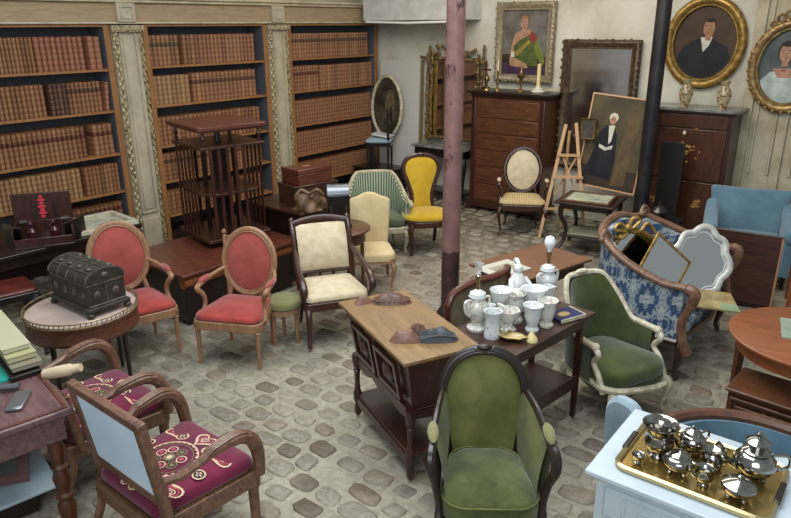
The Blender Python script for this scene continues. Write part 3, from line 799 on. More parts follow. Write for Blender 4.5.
# framed panel and olive stool half hidden behind the second red armchair
fp_ = thing('fire_screen', 'light wooden framed screen with knobbed corner half hidden behind the free-standing red armchair', 'screen', (-4.66, 3.56, 0), 28)
for s in (-1, 1): MB().lathe([(.016, 0), (.016, .80), (.010, .81), (.022, .825), (.02, .845), (.003, .855)], 10, (s*.15, 0, 0)).build('post', W['light'], fp_)
for z in (.30, .76): MB().box(-.14, .14, -.012, .012, z, z+.035).build('rail', W['light'], fp_)
MB().box(-.138, .138, -.005, .005, .335, .76).build('cloth', F['creamy'], fp_)
for s in (-1, 1): MB().box(s*.15-.015, s*.15+.015, -.10, .10, 0, .025).build('foot', W['light'], fp_)
ol = thing('round_stool', 'low stool with rounded olive seat between the free-standing red armchair and the cream armchair', 'stool', (-4.02, 3.46, 0), 0)
MB().pad(ellipse(.15, .15, 28), .33, .41, .03, .035).build('seat', F['olive'], ol); MB().prism(ellipse(.14, .14, 28), .29, .33).build('seat_rail', W['light'], ol)
for k in range(3): leg = MB(); leg.lathe([(.012, 0), (.02, .29)], 8, (.11*cos(2.1*k+.4), .11*sin(2.1*k+.4), 0)).build('leg', W['light'], ol)

# round table with brass gallery and the domed casket
ct = thing('gallery_table', 'round marble-topped side table with pierced brass gallery under the domed casket', 'table', (-4.58, 2.05, 0), 12); ct.scale = (.94, .94, 1)
MB().lathe([(.395, 0), (.395, .012)], 40, (0, 0, .632)).build('marble_top', plain('pinkish_marble', '#b3a398', .25, c2='#a08f87', scale=5), ct)
m = MB().lathe([(.40, .50), (.405, .52), (.40, .53), (.40, .615), (.41, .62), (.41, .632), (.395, .632)], 40); m.build('apron', W['walnut'], ct)
g = MB()
g.tube([(.405*cos(2*pi*k/48), .405*sin(2*pi*k/48), .672) for k in range(48)], .006, 6, True); g.tube([(.405*cos(2*pi*k/48), .405*sin(2*pi*k/48), .636) for k in range(48)], .007, 6, True)
for k in range(70):
    a = 2*pi*k/70; g.tube([(.405*cos(a), .405*sin(a), .636), (.405*cos(a+.03), .405*sin(a+.03), .672)], .0035, 5)
g.build('brass_gallery', plain('dull_brass', '#7d6a50', .35, .7, c2='#a39070', scale=20), ct)
for k in range(4):
    a = k*pi/2+.2; MB().lathe([(.010, 0), (.014, .02), (.013, .05), (.022, .46), (.028, .48), (.022, .5), (.026, .53)], 10, (.35*cos(a), .35*sin(a), 0)).build('leg', W['darkwood'], ct)
cs = thing('domed_casket', 'black domed casket studded with metal rosettes on the round gallery table', 'casket', (-4.575, 2.12, .645), 92)
BLK = plain('black_leather', '#221e18', .62, c2='#352e25', scale=14); MET = plain('tarnished_silver', '#4a463c', .5, .5, c2='#6d685a', scale=30)
L, D = .245, .14   # half width (end face) is D, long half is L
body = MB().box(-D, D, -L, L, .07, .235).build('body', BLK, cs, .004)
MB().box(-D-.02, D+.02, -L-.02, L+.02, .04, .07).build('plinth', BLK, cs, .008)
dome = [(D*1.03*cos(pi*k/12), .25+.085*sin(pi*k/12)) for k in range(13)]
m = MB(); m.M = Matrix.Rotation(pi/2, 4, 'X'); m.prism([(x, z-0) for x, z in dome]+[(-D*1.03, .238), (D*1.03, .238)], -L*1.02, L*1.02)
lid = m.build('domed_lid', BLK, cs, .003)
m = MB()
for y in (-L*1.0, -L*.5, 0, L*.5, L*1.0): m.tube([(x*1.005, y, z+.002) for x, z in dome], .009, 6, flat=.5)
for k in (3, 6, 9): m.tube([(dome[k][0], -L, dome[k][1]+.003), (dome[k][0], L, dome[k][1]+.003)], .006, 6)
for y in (-.75*L, -.25*L, .25*L, .75*L):
    for k in (4, 8): m.ball((dome[k][0]*1.0, y, dome[k][1]+.004), .02, .02, .012, 8, 5)
m.ball((0, -L*1.03, .285), .03, .008, .022, 8, 5); m.ball((0, L*1.03, .285), .03, .008, .022, 8, 5)
m.build('metal_bands', MET, lid)
m = MB()
for s in (-1, 1):
    for y in (-.75*L, -.25*L, .25*L, .75*L): m.ball((s*D, y, .15), .008, .024, .03, 8, 5)
    for x in (-.5*D, .5*D): m.ball((x, s*L, .15), .026, .008, .03, 8, 5); 
    m.tube([(-D, s*L, .232), (D, s*L, .232)], .007, 6); m.tube([(-D, s*L, .078), (D, s*L, .078)], .007, 6)
    m.tube([(s*D, -L, .232), (s*D, L, .232)], .007, 6); m.tube([(0, s*L, .08), (0, s*L, .23)], .006, 6)
m.build('rosettes', MET, body)
for x in (-D, D):
    for y in (-L, L): MB().lathe([(.012, 0), (.028, .012), (.028, .024), (.014, .04)], 10, (x, y, 0)).build('foot', BLK, cs)
# ------------------------------------------------------------------ along the back wall
GILT = plain('gilt', '#7a5c2a', .38, .6, c2='#ab8c4c', scale=18)
GILTD = plain('dark_gilt', '#4a3618', .45, .5, c2='#8a6c36', scale=22)
MIRR = plain('old_mirror', '#c9ccca', .06, 1)
MARB = plain('grey_marble', '#5a5a56', .25, c2='#8a8a84', scale=7)

# tall chest of drawers
cd = thing('tall_chest', 'tall walnut chest of drawers carrying brass candlesticks under the portrait of a woman', 'chest of drawers', (-4.69, 8.40, 0), 0)
CHW_ = wood('chest_wood', '#3c2214', '#6d4228', .36, (1.5, 12, 12), .25); MB().box(-.55, .57, -.2, .22, .12, 1.60).build('body', CHW_, cd, .006)
MB().box(-.60, .64, -.27, .24, 1.655, 1.69).build('top', W['darkwood'], cd, .006)
m = MB().box(-.58, .60, -.23, .23, 1.60, 1.655, .02); m.build('cornice', W['mahogany_flat'], cd, .008)
m = MB().box(-.59, .60, -.25, .23, .05, .13)
for x in (-.55, .56): m.box(x-.045, x+.045, -.25, -.16, 0, .05)
m.build('plinth', W['mahogany_flat'], cd, .006)
zs = [.15, .40, .65, .89, 1.12, 1.33]; hs = [.235, .235, .225, .215, .195, .24]
for z, h in zip(zs, hs): 
    d = MB().box(-.46, .48, -.212, -.196, z, z+h).build('drawer', CHW_, cd, .006)
    for x in (-.3, .32): MB().ball((x, -.216, z+h*.5), .011, .006, .015, 8, 5).build('keyhole', STUD, d)
for x in (-.52, .54): MB().box(x-.035, x+.035, -.216, -.19, .13, 1.6).build('corner_post', W['mahogany'], cd, .01)

def candlestick(name, label, x, y, z, prof, mat, candle=None, cat='candlestick', seg=14):
    t = thing(name, label, cat, (x, y, z))
    MB().lathe(prof, seg).build('stem', mat, t)
    if candle: MB().lathe([(candle[1], 0), (candle[1], candle[2]), (.003, candle[2]+.02)], 10, (0, 0, candle[0])).build('candle', plain('candle_wax', '#cfc3a0', .5), t)
    return t
TOPZ = 1.691
P1 = [(.055, 0), (.05, .012), (.02, .03), (.012, .06), (.022, .09), (.012, .12), (.01, .2), (.02, .215), (.012, .23), (.018, .26)]
t = thing('crucifix', 'small dark wooden crucifix at the end of the tall chest beside the twig mirror', 'crucifix', (-5.17, 8.42, TOPZ))
MB().box(-.05, .05, -.03, .03, 0, .03).build('base', W['darkwood'], t, .004)
MB().box(-.012, .012, -.008, .008, .03, .36).box(-.075, .075, -.008, .008, .25, .275).build('cross', W['walnut_v'], t)
candlestick('brass_ornament', 'brass ornament with ball finial beside the crucifix', -5.08, 8.30, TOPZ, [(.05, 0), (.045, .015), (.015, .03), (.012, .09), (.03, .12), (.04, .15), (.03, .18), (.01, .2), (.018, .22), (.003, .245)], BRASS, cat='ornament')
candlestick('candlestick', 'slim brass candlestick with thin candle, second ornament from the crucifix', -4.93, 8.34, TOPZ, P1, BRASS, (.255, .01, .12))
candlestick('candlestick', 'wide-cupped brass candlestick in the middle of the tall chest top', -4.57, 8.34, TOPZ, [(.055, 0), (.045, .015), (.014, .04), (.011, .13), (.02, .16), (.055, .2), (.06, .22), (.03, .235), (.012, .27), (.016, .32), (.004, .37)], BRASS)
t = thing('candle_holder', 'thick cream candle in a white porcelain dish at the end of the tall chest', 'candle', (-4.31, 8.34, TOPZ))
MB().lathe([(.085, 0), (.095, .02), (.07, .035), (.075, .05), (.04, .06), (.038, .08)], 18).build('dish', plain('white_china', '#c9c4b4', .3), t)
MB().lathe([(.026, .08), (.025, .36), (.004, .375)], 12).build('candle', plain('cream_wax', '#d0bd84', .5), t)

# paintings: flat canvas with painted shapes, raised frames
def painted(name, base, shapes, parent, edge=None):
    """canvas in local XZ facing -Y; shapes = [(polygon[(x,z)], material)] stacked as thin paint layers"""
    mats = [base]; m = MB(); m.M = Matrix.Rotation(pi/2, 4, 'X')
    m.prism(edge, -.012, 0)
    for k, (poly, mt) in enumerate(shapes):
        if mt not in mats: mats.append(mt)
        m.mat(mats.index(mt)); m.flat(poly, .0006*(k+1))
    return m.build(name, mats, parent, recalc=False)
def paint(n, a, b=None, s=6): return plain(n, a, .55, c2=b or a, scale=s, spec=.3)
SKIN = paint('painted_skin', '#97715a', '#ab856b', 14); SKIND = paint('painted_skin_dim', '#8c6248', '#a2785c', 14)
HAIRD = paint('painted_dark_hair', '#1f1712', '#30241b'); HAIRL = paint('painted_red_hair', '#7a5836', '#96703f')
INK = paint('painted_black', '#131317', '#1e1f24'); PWHITE = paint('painted_white', '#c6c1b2', '#a9a89f'); LIPS = paint('painted_lips', '#8d4238')
def face(cx, cz, w, h, skin, hair, turn=0, back=None):
    """layered painted head"""
    L = []
    if back: L.append((ellipse(w*1.28, h*1.2, 20, cx, cz+h*.16), hair))
    else: L.append((ellipse(w*1.07, h*.95, 20, cx-turn*w*.22, cz+h*.24), hair))
    L.append(([(cx-w*.42, cz-h*.6), (cx+w*.42, cz-h*.6), (cx+w*.5, cz-h*1.45), (cx-w*.5, cz-h*1.45)], skin))
    L.append((ellipse(w, h, 24, cx, cz, 2.2), skin))
    L.append((ellipse(w*.82, h*.26, 20, cx-turn*w*.08, cz+h*.95), hair))
    for s in (-1, 1):
        ex = cx+s*w*.4+turn*w*.18
        L.append((ellipse(w*.19, h*.05, 10, ex, cz+h*.1), PWHITE)); L.append((ellipse(w*.09, h*.06, 10, ex, cz+h*.1), HAIRD))
        L.append(([(ex-w*.24, cz+h*.24), (ex+w*.24, cz+h*.25), (ex+w*.2, cz+h*.3), (ex-w*.2, cz+h*.3)], HAIRD))
    L.append(([(cx+turn*w*.25-w*.05, cz+h*.1), (cx+turn*w*.25+w*.06, cz+h*.1), (cx+turn*w*.3+w*.15, cz-h*.28), (cx+turn*w*.3-w*.12, cz-h*.28)], SKIND))
    L.insert(3, ([(cx-turn*w*.95*1, cz+h*.2), (cx-turn*w*.3, cz+h*.1), (cx-turn*w*.25, cz-h*.6), (cx-turn*w*.1, cz-h*.97), (cx-turn*w*.55, cz-h*.8), (cx-turn*w*.92, cz-h*.3)], SKIND if skin is SKIN else HAIRL))
    L.append((ellipse(w*.28, h*.05, 12, cx+turn*w*.2, cz-h*.52), LIPS))
    return L
def frame_rect(t, w, h, prof, mat, name='frame', carve=None):
    """mitred moulding round a w x h opening centred on the local origin; prof = [(outwards, depth)]"""
    m = MB(); C4 = [(-w/2, -h/2, -1, -1), (w/2, -h/2, 1, -1), (w/2, h/2, 1, 1), (-w/2, h/2, -1, 1)]
    vs = []; fs = []; n = len(prof)
    for x, z, sx, sz in C4:
        for o, d in prof: vs.append((x+sx*o, -d, z+sz*o))
    for i in range(4):
        j = (i+1) % 4
        for k in range(n):
            k2 = (k+1) % n; fs.append((i*n+k, j*n+k, j*n+k2, i*n+k2))
    m.add(vs, fs)
    if carve:
        st, r, out, dep = carve
        per = dense([(-w/2-out, -h/2-out), (w/2+out, -h/2-out), (w/2+out, h/2+out), (-w/2-out, h/2+out)], st)
        for i, (x, z) in enumerate(per): m.ball((x+(r*.3)*(-1)**i, -dep, z+(r*.3)*(-1)**(i//2)), r*(1.1 if i % 2 else .8), r*.6, r*(.8 if i % 2 else 1.1), 7, 4)
    return m.build(name, mat, t, ang=45)
PROF = lambda w, d: [(0, .0), (0, d*.45), (w*.25, d*.5), (w*.35, d*.75), (w*.65, d), (w*.9, d*.8), (w, d*.4), (w, 0)]

# portrait of a woman in green sash
pt = thing('portrait', 'rectangular portrait of a bare-shouldered woman in a green and red sash above the tall chest', 'painting', (-4.69, 8.615, 2.315), 0)
g = [([(-.34, -.42), (.34, -.42), (.34, -.2), (.1, -.1), (-.34, -.16)], paint('canvas_umber', '#3a2c26', '#2a2020')),
     ([(-.16, .12), (-.2, -.02), (-.23, -.22), (-.14, -.28), (-.06, -.3), (.16, -.3), (.2, -.12), (.17, .08), (.06, .17), (-.05, .17)], SKIN),
     ([(-.17, -.05), (-.1, .02), (.12, .14), (.18, .06), (.19, -.1), (.2, -.3), (-.15, -.3), (-.17, -.18)], paint('sash_green', '#3d4a22', '#5f6232', 12)),
     ([(.05, .08), (.1, .15), (.18, .06), (.13, -.02)], paint('sash_red', '#8c2f2a', '#6e3a2a')), ([(-.14, -.12), (.06, .04), (.08, .0), (-.12, -.18)], paint('sash_gold', '#a08a3e', '#7d6d30')),
     ([(.16, .04), (.24, -.05), (.31, -.24), (.28, -.3), (.2, -.2), (.14, -.05)], paint('sash_lime', '#5d6a28', '#707a36')),
     ([(-.23, -.22), (-.15, -.2), (.04, -.28), (.06, -.33), (-.06, -.36), (-.22, -.3)], SKIN), ([(-.2, -.12), (-.15, -.12), (-.15, -.19), (-.21, -.19)], PWHITE),
     ([(-.34, -.42), (.34, -.42), (.34, -.30), (.1, -.34), (-.2, -.31), (-.34, -.25)], paint('skirt_plum', '#352636', '#463048'))]
painted('canvas', paint('canvas_grey_brown', '#55504a', '#77716a', 4), g+face(-.02, .25, .055, .085, SKIN, HAIRL, -.7), pt, [(-.34, -.42), (.34, -.42), (.34, .42), (-.34, .42)])
frame_rect(pt, .68, .84, PROF(.105, .06), plain('grey_gilt', '#7b7058', .5, .3, c2='#9a8f74', scale=25), carve=(.06, .022, .085, .05))
# big mirror with carved dark frame
mr = thing('wall_mirror', 'big rectangular wall mirror in a carved dark frame behind the easel', 'mirror', (-3.59, 8.61, 1.53), 0)
MB().box(-.40, .40, -.012, 0, -.72, .72).build('glass', plain('dim_mirror', '#b9aea6', .1, 1, c2='#c9c0b8', scale=2), mr)
frame_rect(mr, .8, 1.44, PROF(.115, .07), plain('dark_carved_frame', '#2e2217', .5, .2, c2='#5a4630', scale=20), carve=(.055, .03, .09, .05))
# twig mirror on black console
co = thing('console_table', 'black console table with grey marble top under the twig-framed mirror', 'console table', (-5.74, 8.40, 0))
MB().box(-.58, .40, -.22, .22, .80, .84).build('marble_top', MARB, co, .008)
MB().box(-.54, .36, -.18, .2, .68, .80).build('apron', W['ebony'], co, .006)
for x in (-.49, .31):
    for y in (-.13, .15): part_leg(co, leg_cab, W['ebony'], x, y, .70, math.copysign(.7, x), -.7 if y < 0 else .3, .035)
MB().box(-.52, .34, -.16, .18, .12, .15).build('lower_shelf', W['ebony'], co)
tm = thing('twig_mirror', 'mirror in a gnarled gilt twig frame standing on the black console', 'mirror', (-5.81, 8.6, .845), 0)
MB().box(-.44, .44, -.015, 0, .08, 1.25).build('glass', MIRR, tm)
rn = random.Random(5); m = MB()
for (a, b) in (((-.50, 0), (-.46, 1.42)), ((.47, 0), (.50, 1.42)), ((-.60, 1.24), (.56, 1.2)), ((-.54, .06), (.5, .06)), ((-.42, .04), (-.40, 1.3)), ((.40, .04), (.42, 1.3)), ((-.47, .2), (-.40, 1.1)), ((.47, .15), (.40, 1.15))):
    pts = [(lerp(a[0], b[0], k/10)+rn.uniform(-.015, .015), -.035+rn.uniform(-.015, .01), lerp(a[1], b[1], k/10)+rn.uniform(-.015, .015)) for k in range(11)]
    m.tube(pts, [.024*rn.uniform(.7, 1.2) for _ in pts], 7)
    for p in pts[1::2]: m.ball((p[0]+rn.uniform(-.02, .02), p[1]-.02, p[2]), .028, .02, .03, 6, 4)
for k in range(24): m.ball((rn.uniform(-.4, .4), -.04, 1.27+rn.uniform(0, .16)*(1-abs(rn.uniform(-1, 1))*.3)), .035, .025, .03, 6, 4)
m.build('twig_frame', plain('twig_gilt', '#4a3a24', .45, .3, c2='#96794a', scale=26), tm, ang=60)
m = MB(); m.box(-.375, -.325, -.03, -.014, .1, 1.2); m.build('gilt_slip', GILT, tm)
# leaning white panel, oval painting, blue chair on a cabinet
wp = tag(MB().at(-6.98, 8.52, 0, rx=R(-2)).box(-.26, .55, -.02, .02, .001, 2.04).build('leaning_board', plain('white_panel_paint', '#c4c2ba', .6), None, .004), 'plain white panel leaning on the back wall behind the oval painting', 'panel')
MB().at(-6.98, 8.52, 0, rx=R(-2)).box(.55, .58, -.03, .025, .001, 2.05).build('edge_strip', plain('dull_gold_strip', '#8f8158', .5, .3), wp)
dcb = thing('low_cabinet', 'low dark cabinet by the end of the bookcase carrying the blue-seated chair', 'cabinet', (-6.86, 8.05, 0))
MB().box(-.36, .36, -.2, .25, .05, .42).build('body', W['ebony'], dcb, .006); MB().box(-.38, .38, -.22, .26, .42, .44).build('top', W['ebony'], dcb, .004); MB().box(-.33, .33, -.18, .22, 0, .05).build('plinth', W['ebony'], dcb)
for x0 in (-.34, .005): MB().box(x0, x0+.335, -.212, -.2, .07, .40).build('door', W['darkwood'], dcb, .005)
def blue_seat_chair():
    t = thing('blue_seat_chair', 'dark chair with pale blue seat raised on the low cabinet before the oval painting', 'chair', (-6.86, 8.08, .441), -60)
    MB().prism(dense(rect_round(.44, .40, .03, 3, .38)), .34, .39).build('seat_rail', W['ebony'], t)
    MB().pad(dense(rect_round(.43, .39, .05, 4, .37), .05), .39, .44, .03, .03).build('seat', F['bluegrey'], t)
    for s in (-1, 1):
        MB().lathe([(.014, 0), (.02, .34)], 8, (s*.18, -.16, 0)).build('leg', W['ebony'], t)
        MB().lathe([(.014, 0), (.02, .34), (.017, .36), (.022, .5), (.012, .6), (.018, .85), (.01, .9)], 8, (s*.16, .16, 0)).build('rear_post', W['ebony'], t)
    MB().box(-.15, .15, .15, .17, .74, .82).build('crest_rail', W['ebony'], t)
    MB().box(-.17, .17, -.17, -.15, .12, .14).build('stretcher', W['ebony'], t)
blue_seat_chair()
tag(MB().at(-6.8, 8.1, .919, rz=R(20), ry=R(8)).box(-.16, .14, -.14, .12, 0, .03).build('folded_cloth', plain('white_cloth', '#bfc0bb', .9), None, .01), 'folded white cloth lying on the pale blue chair seat', 'cloth')
op = thing('oval_painting', 'dark landscape painting in a thin white oval frame leaning on the white panel', 'painting', (-6.97, 8.40, 1.32)); op.rotation_euler = (R(-2), 0, 0)
pts = [(.30*math.copysign(abs(cos(a))**.95, cos(a)), .45*sin(a)+(.03*sin(a)**6 if sin(a) > 0 else 0)) for a in [2*pi*k/40 for k in range(40)]]
ed = pts
painted('canvas', paint('dark_landscape', '#2c261f', '#55493a', 5), [(ellipse(.1, .28, 20, .06, 0), paint('landscape_light', '#6e5f49', '#4b4032', 9))], op, [(x*.98, z*.98) for x, z in ed])
MB().tube([(x, -.01, z) for x, z in ed], .026, 8, True).build('frame', CHALK, op)

# tall secretary with marquetry
se = thing('secretary', 'tall mahogany fall-front secretary with flower inlay carrying two porcelain vases', 'secretary desk', (-2.33, 8.39, 0), 0)
MH = wood('warm_mahogany', '#2e160d', '#563020', .32, (12, 12, 1.5), .3)
MB().box(-.50, .50, -.19, .21, .06, 1.58).build('body', W['mahogany'], se, .006)
MB().box(-.55, .56, -.25, .22, 1.605, 1.64).build('marble_top', MARB, se, .006)
MB().box(-.52, .53, -.22, .215, 1.58, 1.605).build('cornice', W['mahogany_flat'], se, .005)
MB().box(-.51, .51, -.21, .21, 0, .06).build('plinth', W['mahogany_flat'], se)
MB().box(-.45, .45, -.205, -.188, 1.42, 1.565).build('drawer', MH, se, .005)
ff = MB().box(-.45, .45, -.205, -.188, .82, 1.405).build('fall_front', MH, se, .006)
INL = plain('flower_inlay', '#7d5a2e', .4, c2='#a8824a', scale=30); m = MB(); m.M = Matrix.Translation((0, -.206, 1.12)) @ Matrix.Rotation(pi/2, 4, 'X')
rn = random.Random(9)
for k in range(34):
    a = rn.uniform(0, 2*pi); q = abs(rn.gauss(0, .1)); m.flat(ellipse(rn.uniform(.01, .028), rn.uniform(.008, .018), 9, q*cos(a), q*1.2*sin(a)), .0005+.0001*k)
m.build('inlay', INL, ff, recalc=False)
MB().at(0, -.206, 1.36, rx=pi/2).prism(ellipse(.018, .024, 14), 0, .004).build('keyhole_plate', plain('bone_plate', '#c9bfa6', .4), ff)
for x0 in (-.45, .005):
    d = MB().box(x0, x0+.445, -.205, -.188, .09, .80).build('door', MH, se, .006)
    m = MB(); m.M = Matrix.Translation((x0+.22, -.206, .55)) @ Matrix.Rotation(pi/2, 4, 'X')
    for k in range(16):
        a = rn.uniform(0, 2*pi); q = abs(rn.gauss(0, .03)); m.flat(ellipse(.02, .015, 9, q*cos(a), q*1.3*sin(a)), .0005+.0001*k)
    m.build('inlay', INL, d, recalc=False)
def floral(name, base, spots, sc=40, cover=.56, rough=.22):
    m, nt, b = nodes(name); v = coords(nt)
    f = noise(nt, v, sc, 4, .6); h = noise(nt, v, sc*.5, 2)
    s = ramp(nt, h, [(.3, lin(spots[0])), (.5, lin(spots[1])), (.7, lin(spots[2]))])
    c = mixc(nt, ramp(nt, f, [(cover, (0, 0, 0, 1)), (cover+.05, (1, 1, 1, 1))]), lin(base), s)
    nt.links.new(c, b.inputs['Base Color']); b.inputs['Roughness'].default_value = rough; return m
VAS = floral('painted_vase', '#a79a76', ('#5a3a2a', '#46522f', '#8a4438'), 30, .5)
for x, l in ((-2.40, 'porcelain vase painted with flowers on the secretary, next to the dark column'), (-1.99, 'porcelain vase painted with flowers on the secretary, next to the panelled wall')):
    t = thing('porcelain_vase', l, 'vase', (x, 8.29, 1.641))
    MB().lathe([(.045, 0), (.042, .02), (.06, .07), (.078, .15), (.07, .2), (.04, .235), (.038, .26), (.06, .30), (.054, .297), (.03, .25)], 20).build('vase_body', VAS, t)
# oval portraits
def oval_portrait(label, x, z, rx, rz, wf, mat, base, shapes, crest, y=8.63):
    t = thing('oval_portrait', label, 'painting', (x, y, z))
    painted('canvas', base, shapes, t, ellipse(rx, rz, 48))
    m = MB(); E = [2*pi*k/56 for k in range(56)]
    m.tube([((rx+wf*.62)*cos(a), -.03, (rz+wf*.62)*sin(a)) for a in E], wf*.42, 10, True, .8)
    m.tube([((rx+wf*.12)*cos(a), -.02, (rz+wf*.12)*sin(a)) for a in E], wf*.16, 8, True)
    m.tube([((rx+wf*.95)*cos(a), -.02, (rz+wf*.95)*sin(a)) for a in E], wf*.14, 8, True)
    fr = m.build('frame', mat, t)
    if crest == 'beads':
        m = MB()
        for k in range(70):
            a = 2*pi*k/70; m.ball(((rx+wf*.2)*cos(a), -.035, (rz+wf*.2)*sin(a)), .009, .007, .009, 6, 4)
        m.build('bead_row', GILTD, fr)
    else:
        m = MB(); rn = random.Random(2)
        for k in range(60):
            a = 2*pi*k/60; m.ball(((rx+wf*(.7+.25*(k % 2)))*cos(a), -.05, (rz+wf*(.7+.25*(k % 2)))*sin(a)), .022, .016, .022, 7, 4)
        for (dx, dz, r) in ((0, .15, .05), (-.07, .12, .04), (.07, .12, .04), (-.14, .08, .04), (.14, .08, .04), (-.21, .02, .03), (.21, .02, .03), (-.035, .2, .03), (.035, .2, .03)):
            m.tube([(dx+r*cos(2*pi*q/10), -.04, rz+wf*.5+dz-.02+r*sin(2*pi*q/10)) for q in range(10)], r*.42, 6, True)
        m.build('carved_crest', mat, fr)
    return t
man = [([(-.30, -.42), (.30, -.42), (.32, -.2), (.26, -.05), (.1, .04), (-.08, .05), (-.24, -.04), (-.3, -.18)], INK),
       ([(-.05, .06), (.08, .07), (.05, -.03), (-.01, -.1), (-.03, -.02)], PWHITE)]
man = [([(x, z) for x, z in p if 1], mt) for p, mt in man]
man[0] = ([(x*.98, z*.93) for x, z in man[0][0]], INK)
def clip_ell(poly, rx, rz):
    out = []
    for x, z in dense(poly, .02):
        q = math.hypot(x/rx, z/rz)
        out.append((x/q*.99, z/q*.99) if q > .99 else (x, z))
    return out
man = [(clip_ell(p, .34, .40), mt) for p, mt in man]
oval_portrait('big gilt oval portrait of a man in a dark suit above the secretary', -2.365, 2.335, .345, .405, .105, GILT, paint('umber_ground', '#3a2b21', '#4a382a', 3), man+face(.03, .16, .062, .092, SKIND, HAIRD, -.6), 'beads')
wom = [(clip_ell([(-.32, -.4), (.28, -.4), (.22, -.16), (.1, -.06), (-.04, -.02), (-.18, -.06), (-.29, -.18)], .30, .39), paint('dress_pale', '#8f9a94', '#b3bcb4', 7)),
       ([(-.16, -.02), (.06, -.02), (.02, -.12), (-.10, -.12)], SKIN), (ellipse(.03, .012, 10, -.05, -.04), LIPS)]
oval_portrait('oval portrait of a dark-haired woman in a pale dress, frame with carved crest', -1.44, 2.10, .30, .385, .10, plain('bronze_gilt', '#6a5230', .4, .5, c2='#a08452', scale=20), paint('slate_ground', '#3f4747', '#59605e', 3), wom+face(-.05, .14, .065, .095, SKIN, HAIRD, -.2, True), 'crest', 8.555)

# dark column, easel group
dc = thing('iron_column', 'slim dark iron column between the paintings and the secretary', 'column', (-2.56, 7.68, 0))
MB().lathe([(.078, 0), (.078, 3.9)], 24).build('shaft', plain('dark_iron', '#17161a', .45, .3, c2='#2b2829', scale=6, bmp=.2), dc)
MB().lathe([(.12, 0), (.12, .04), (.095, .08), (.079, .1)], 24).build('base', plain('dark_iron_base', '#17161a', .5, .3), dc)
et = thing('occasional_table', 'dark small table with curved legs and lower shelf holding the framed print', 'table', (-3.04, 7.38, 0), 8)
MB().box(-.34, .34, -.33, .33, .60, .625).build('tabletop', W['darkwood'], et, .005)
MB().box(-.29, .29, -.28, .28, .54, .60).build('apron', W['darkwood'], et, .005)
MB().box(-.27, .27, -.26, .26, .20, .22).build('lower_shelf', W['darkwood'], et, .004)
for x in (-.27, .27):
    for y in (-.26, .26):
        p = spline([(x, y, .56), (x*1.0, y*1.0, .45), (x*.8, y*.8, .3), (x*.85, y*.85, .15), (x*1.15, y*1.15, .012)], 4); MB().tube(p, rlist([.032, .026, .02, .024], len(p)), 8).build('leg', W['darkwood'], et)
fp = thing('framed_print', 'framed pale print lying flat on the small dark table before the easel', 'picture frame', (-3.04, 7.33, .6255), 10)
m = MB()
for q in ((-.27, .27, -.25, -.22), (-.27, .27, .22, .25), (-.27, -.24, -.22, .22), (.24, .27, -.22, .22)): m.box(*q, 0, .03)
m.build('frame', W['walnut'], fp, .004)
MB().box(-.24, .24, -.22, .22, .004, .018).build('print', plain('pale_print', '#b3b59f', .25, c2='#6d806f', scale=16, lo=.5, hi=.7), fp)
sp = tag(MB().at(-3.06, 7.36, .2205, rz=R(14)).box(-.2, .2, -.17, .17, 0, .012).build('paper_stack', plain('old_paper', '#a9a28a', .7, c2='#8a836d'), None), 'pale papers lying on the lower shelf of the small dark table', 'paper')
ow = thing('canvas_painting', 'painting of a seated old woman in black and white cap leaning beside the dark column', 'painting', (-3.05, 7.92, 1.195)); ow.rotation_euler = (R(-6), R(4.5), R(2)); ow.scale = (.95, 1, 1)
old = [([(-.31, -.54), (.31, -.54), (.31, -.3), (-.31, -.3)], paint('floor_dark', '#3a3024', '#2a231b')), ([(.1, -.5), (.24, -.48), (.29, .4), (.16, .45)], paint('curtain_brown', '#5d4c33', '#45382a')),
       ([(-.22, -.42), (.08, -.44), (.1, -.2), (.07, .1), (.02, .2), (-.07, .2), (-.13, .08), (-.16, -.15)], INK), ([(-.2, -.1), (-.13, .12), (-.16, .14), (-.22, -.05)], paint('chair_gold', '#6d5a38', '#54452c')),
       ([(-.035, .2), (.03, .21), (.02, .02), (-.005, -.02)], PWHITE), ([(-.10, -.03), (-.02, -.06), (.05, -.02), (.04, -.07), (-.03, -.1), (-.1, -.07)], PWHITE),
       (ellipse(.048, .055, 16, 0, .30), PWHITE), (ellipse(.034, .05, 16, -.003, .265), SKIN), (ellipse(.01, .005, 8, -.015, .275), HAIRD), (ellipse(.01, .005, 8, .01, .275), HAIRD), (ellipse(.01, .004, 8, -.004, .24), LIPS)]
old = [([(x*1.19-(.06 if abs(x) < .3 else 0), z) for x, z in p], mt) for p, mt in old]
painted('canvas', paint('olive_ground', '#3b3627', '#54492f', 3), old, ow, [(-.37, -.54), (.37, -.54), (.37, .54), (-.37, .54)])
frame_rect(ow, .74, 1.08, [(0, -.02), (0, .008), (.018, .008), (.018, -.02)], W['easel'])
sf = thing('small_picture', 'small dark picture in a greenish gold frame on the easel', 'picture frame', (-3.36, 7.86, 1.35)); sf.rotation_euler = (R(-8), 0, R(20)); sf.scale = (.7, 1, .55)
MB().box(-.1, .1, -.006, .006, -.20, .20).build('picture', paint('small_dark_picture', '#2a2822', '#413a2c'), sf); frame_rect(sf, .2, .4, PROF(.035, .03), GILTD)
ez = thing('easel', 'light wooden A-frame easel beside the medallion armchair with striped seat', 'easel', (-3.52, 7.72, 0), 30); ez.scale = (1, 1, .87)
def bar(t, a, b, w, name, mt): return MB().tube([a, b], w, 4, up=(0, 1, 0)).build(name, mt, t)
bar(ez, (-.30, -.13, 0), (-.05, .12, 1.60), .027, 'leg', W['easel']); bar(ez, (.26, -.13, 0), (.07, .12, 1.62), .027, 'leg', W['easel'])
bar(ez, (0, .36, 0), (0, .15, 1.5), .022, 'leg', W['easel'])
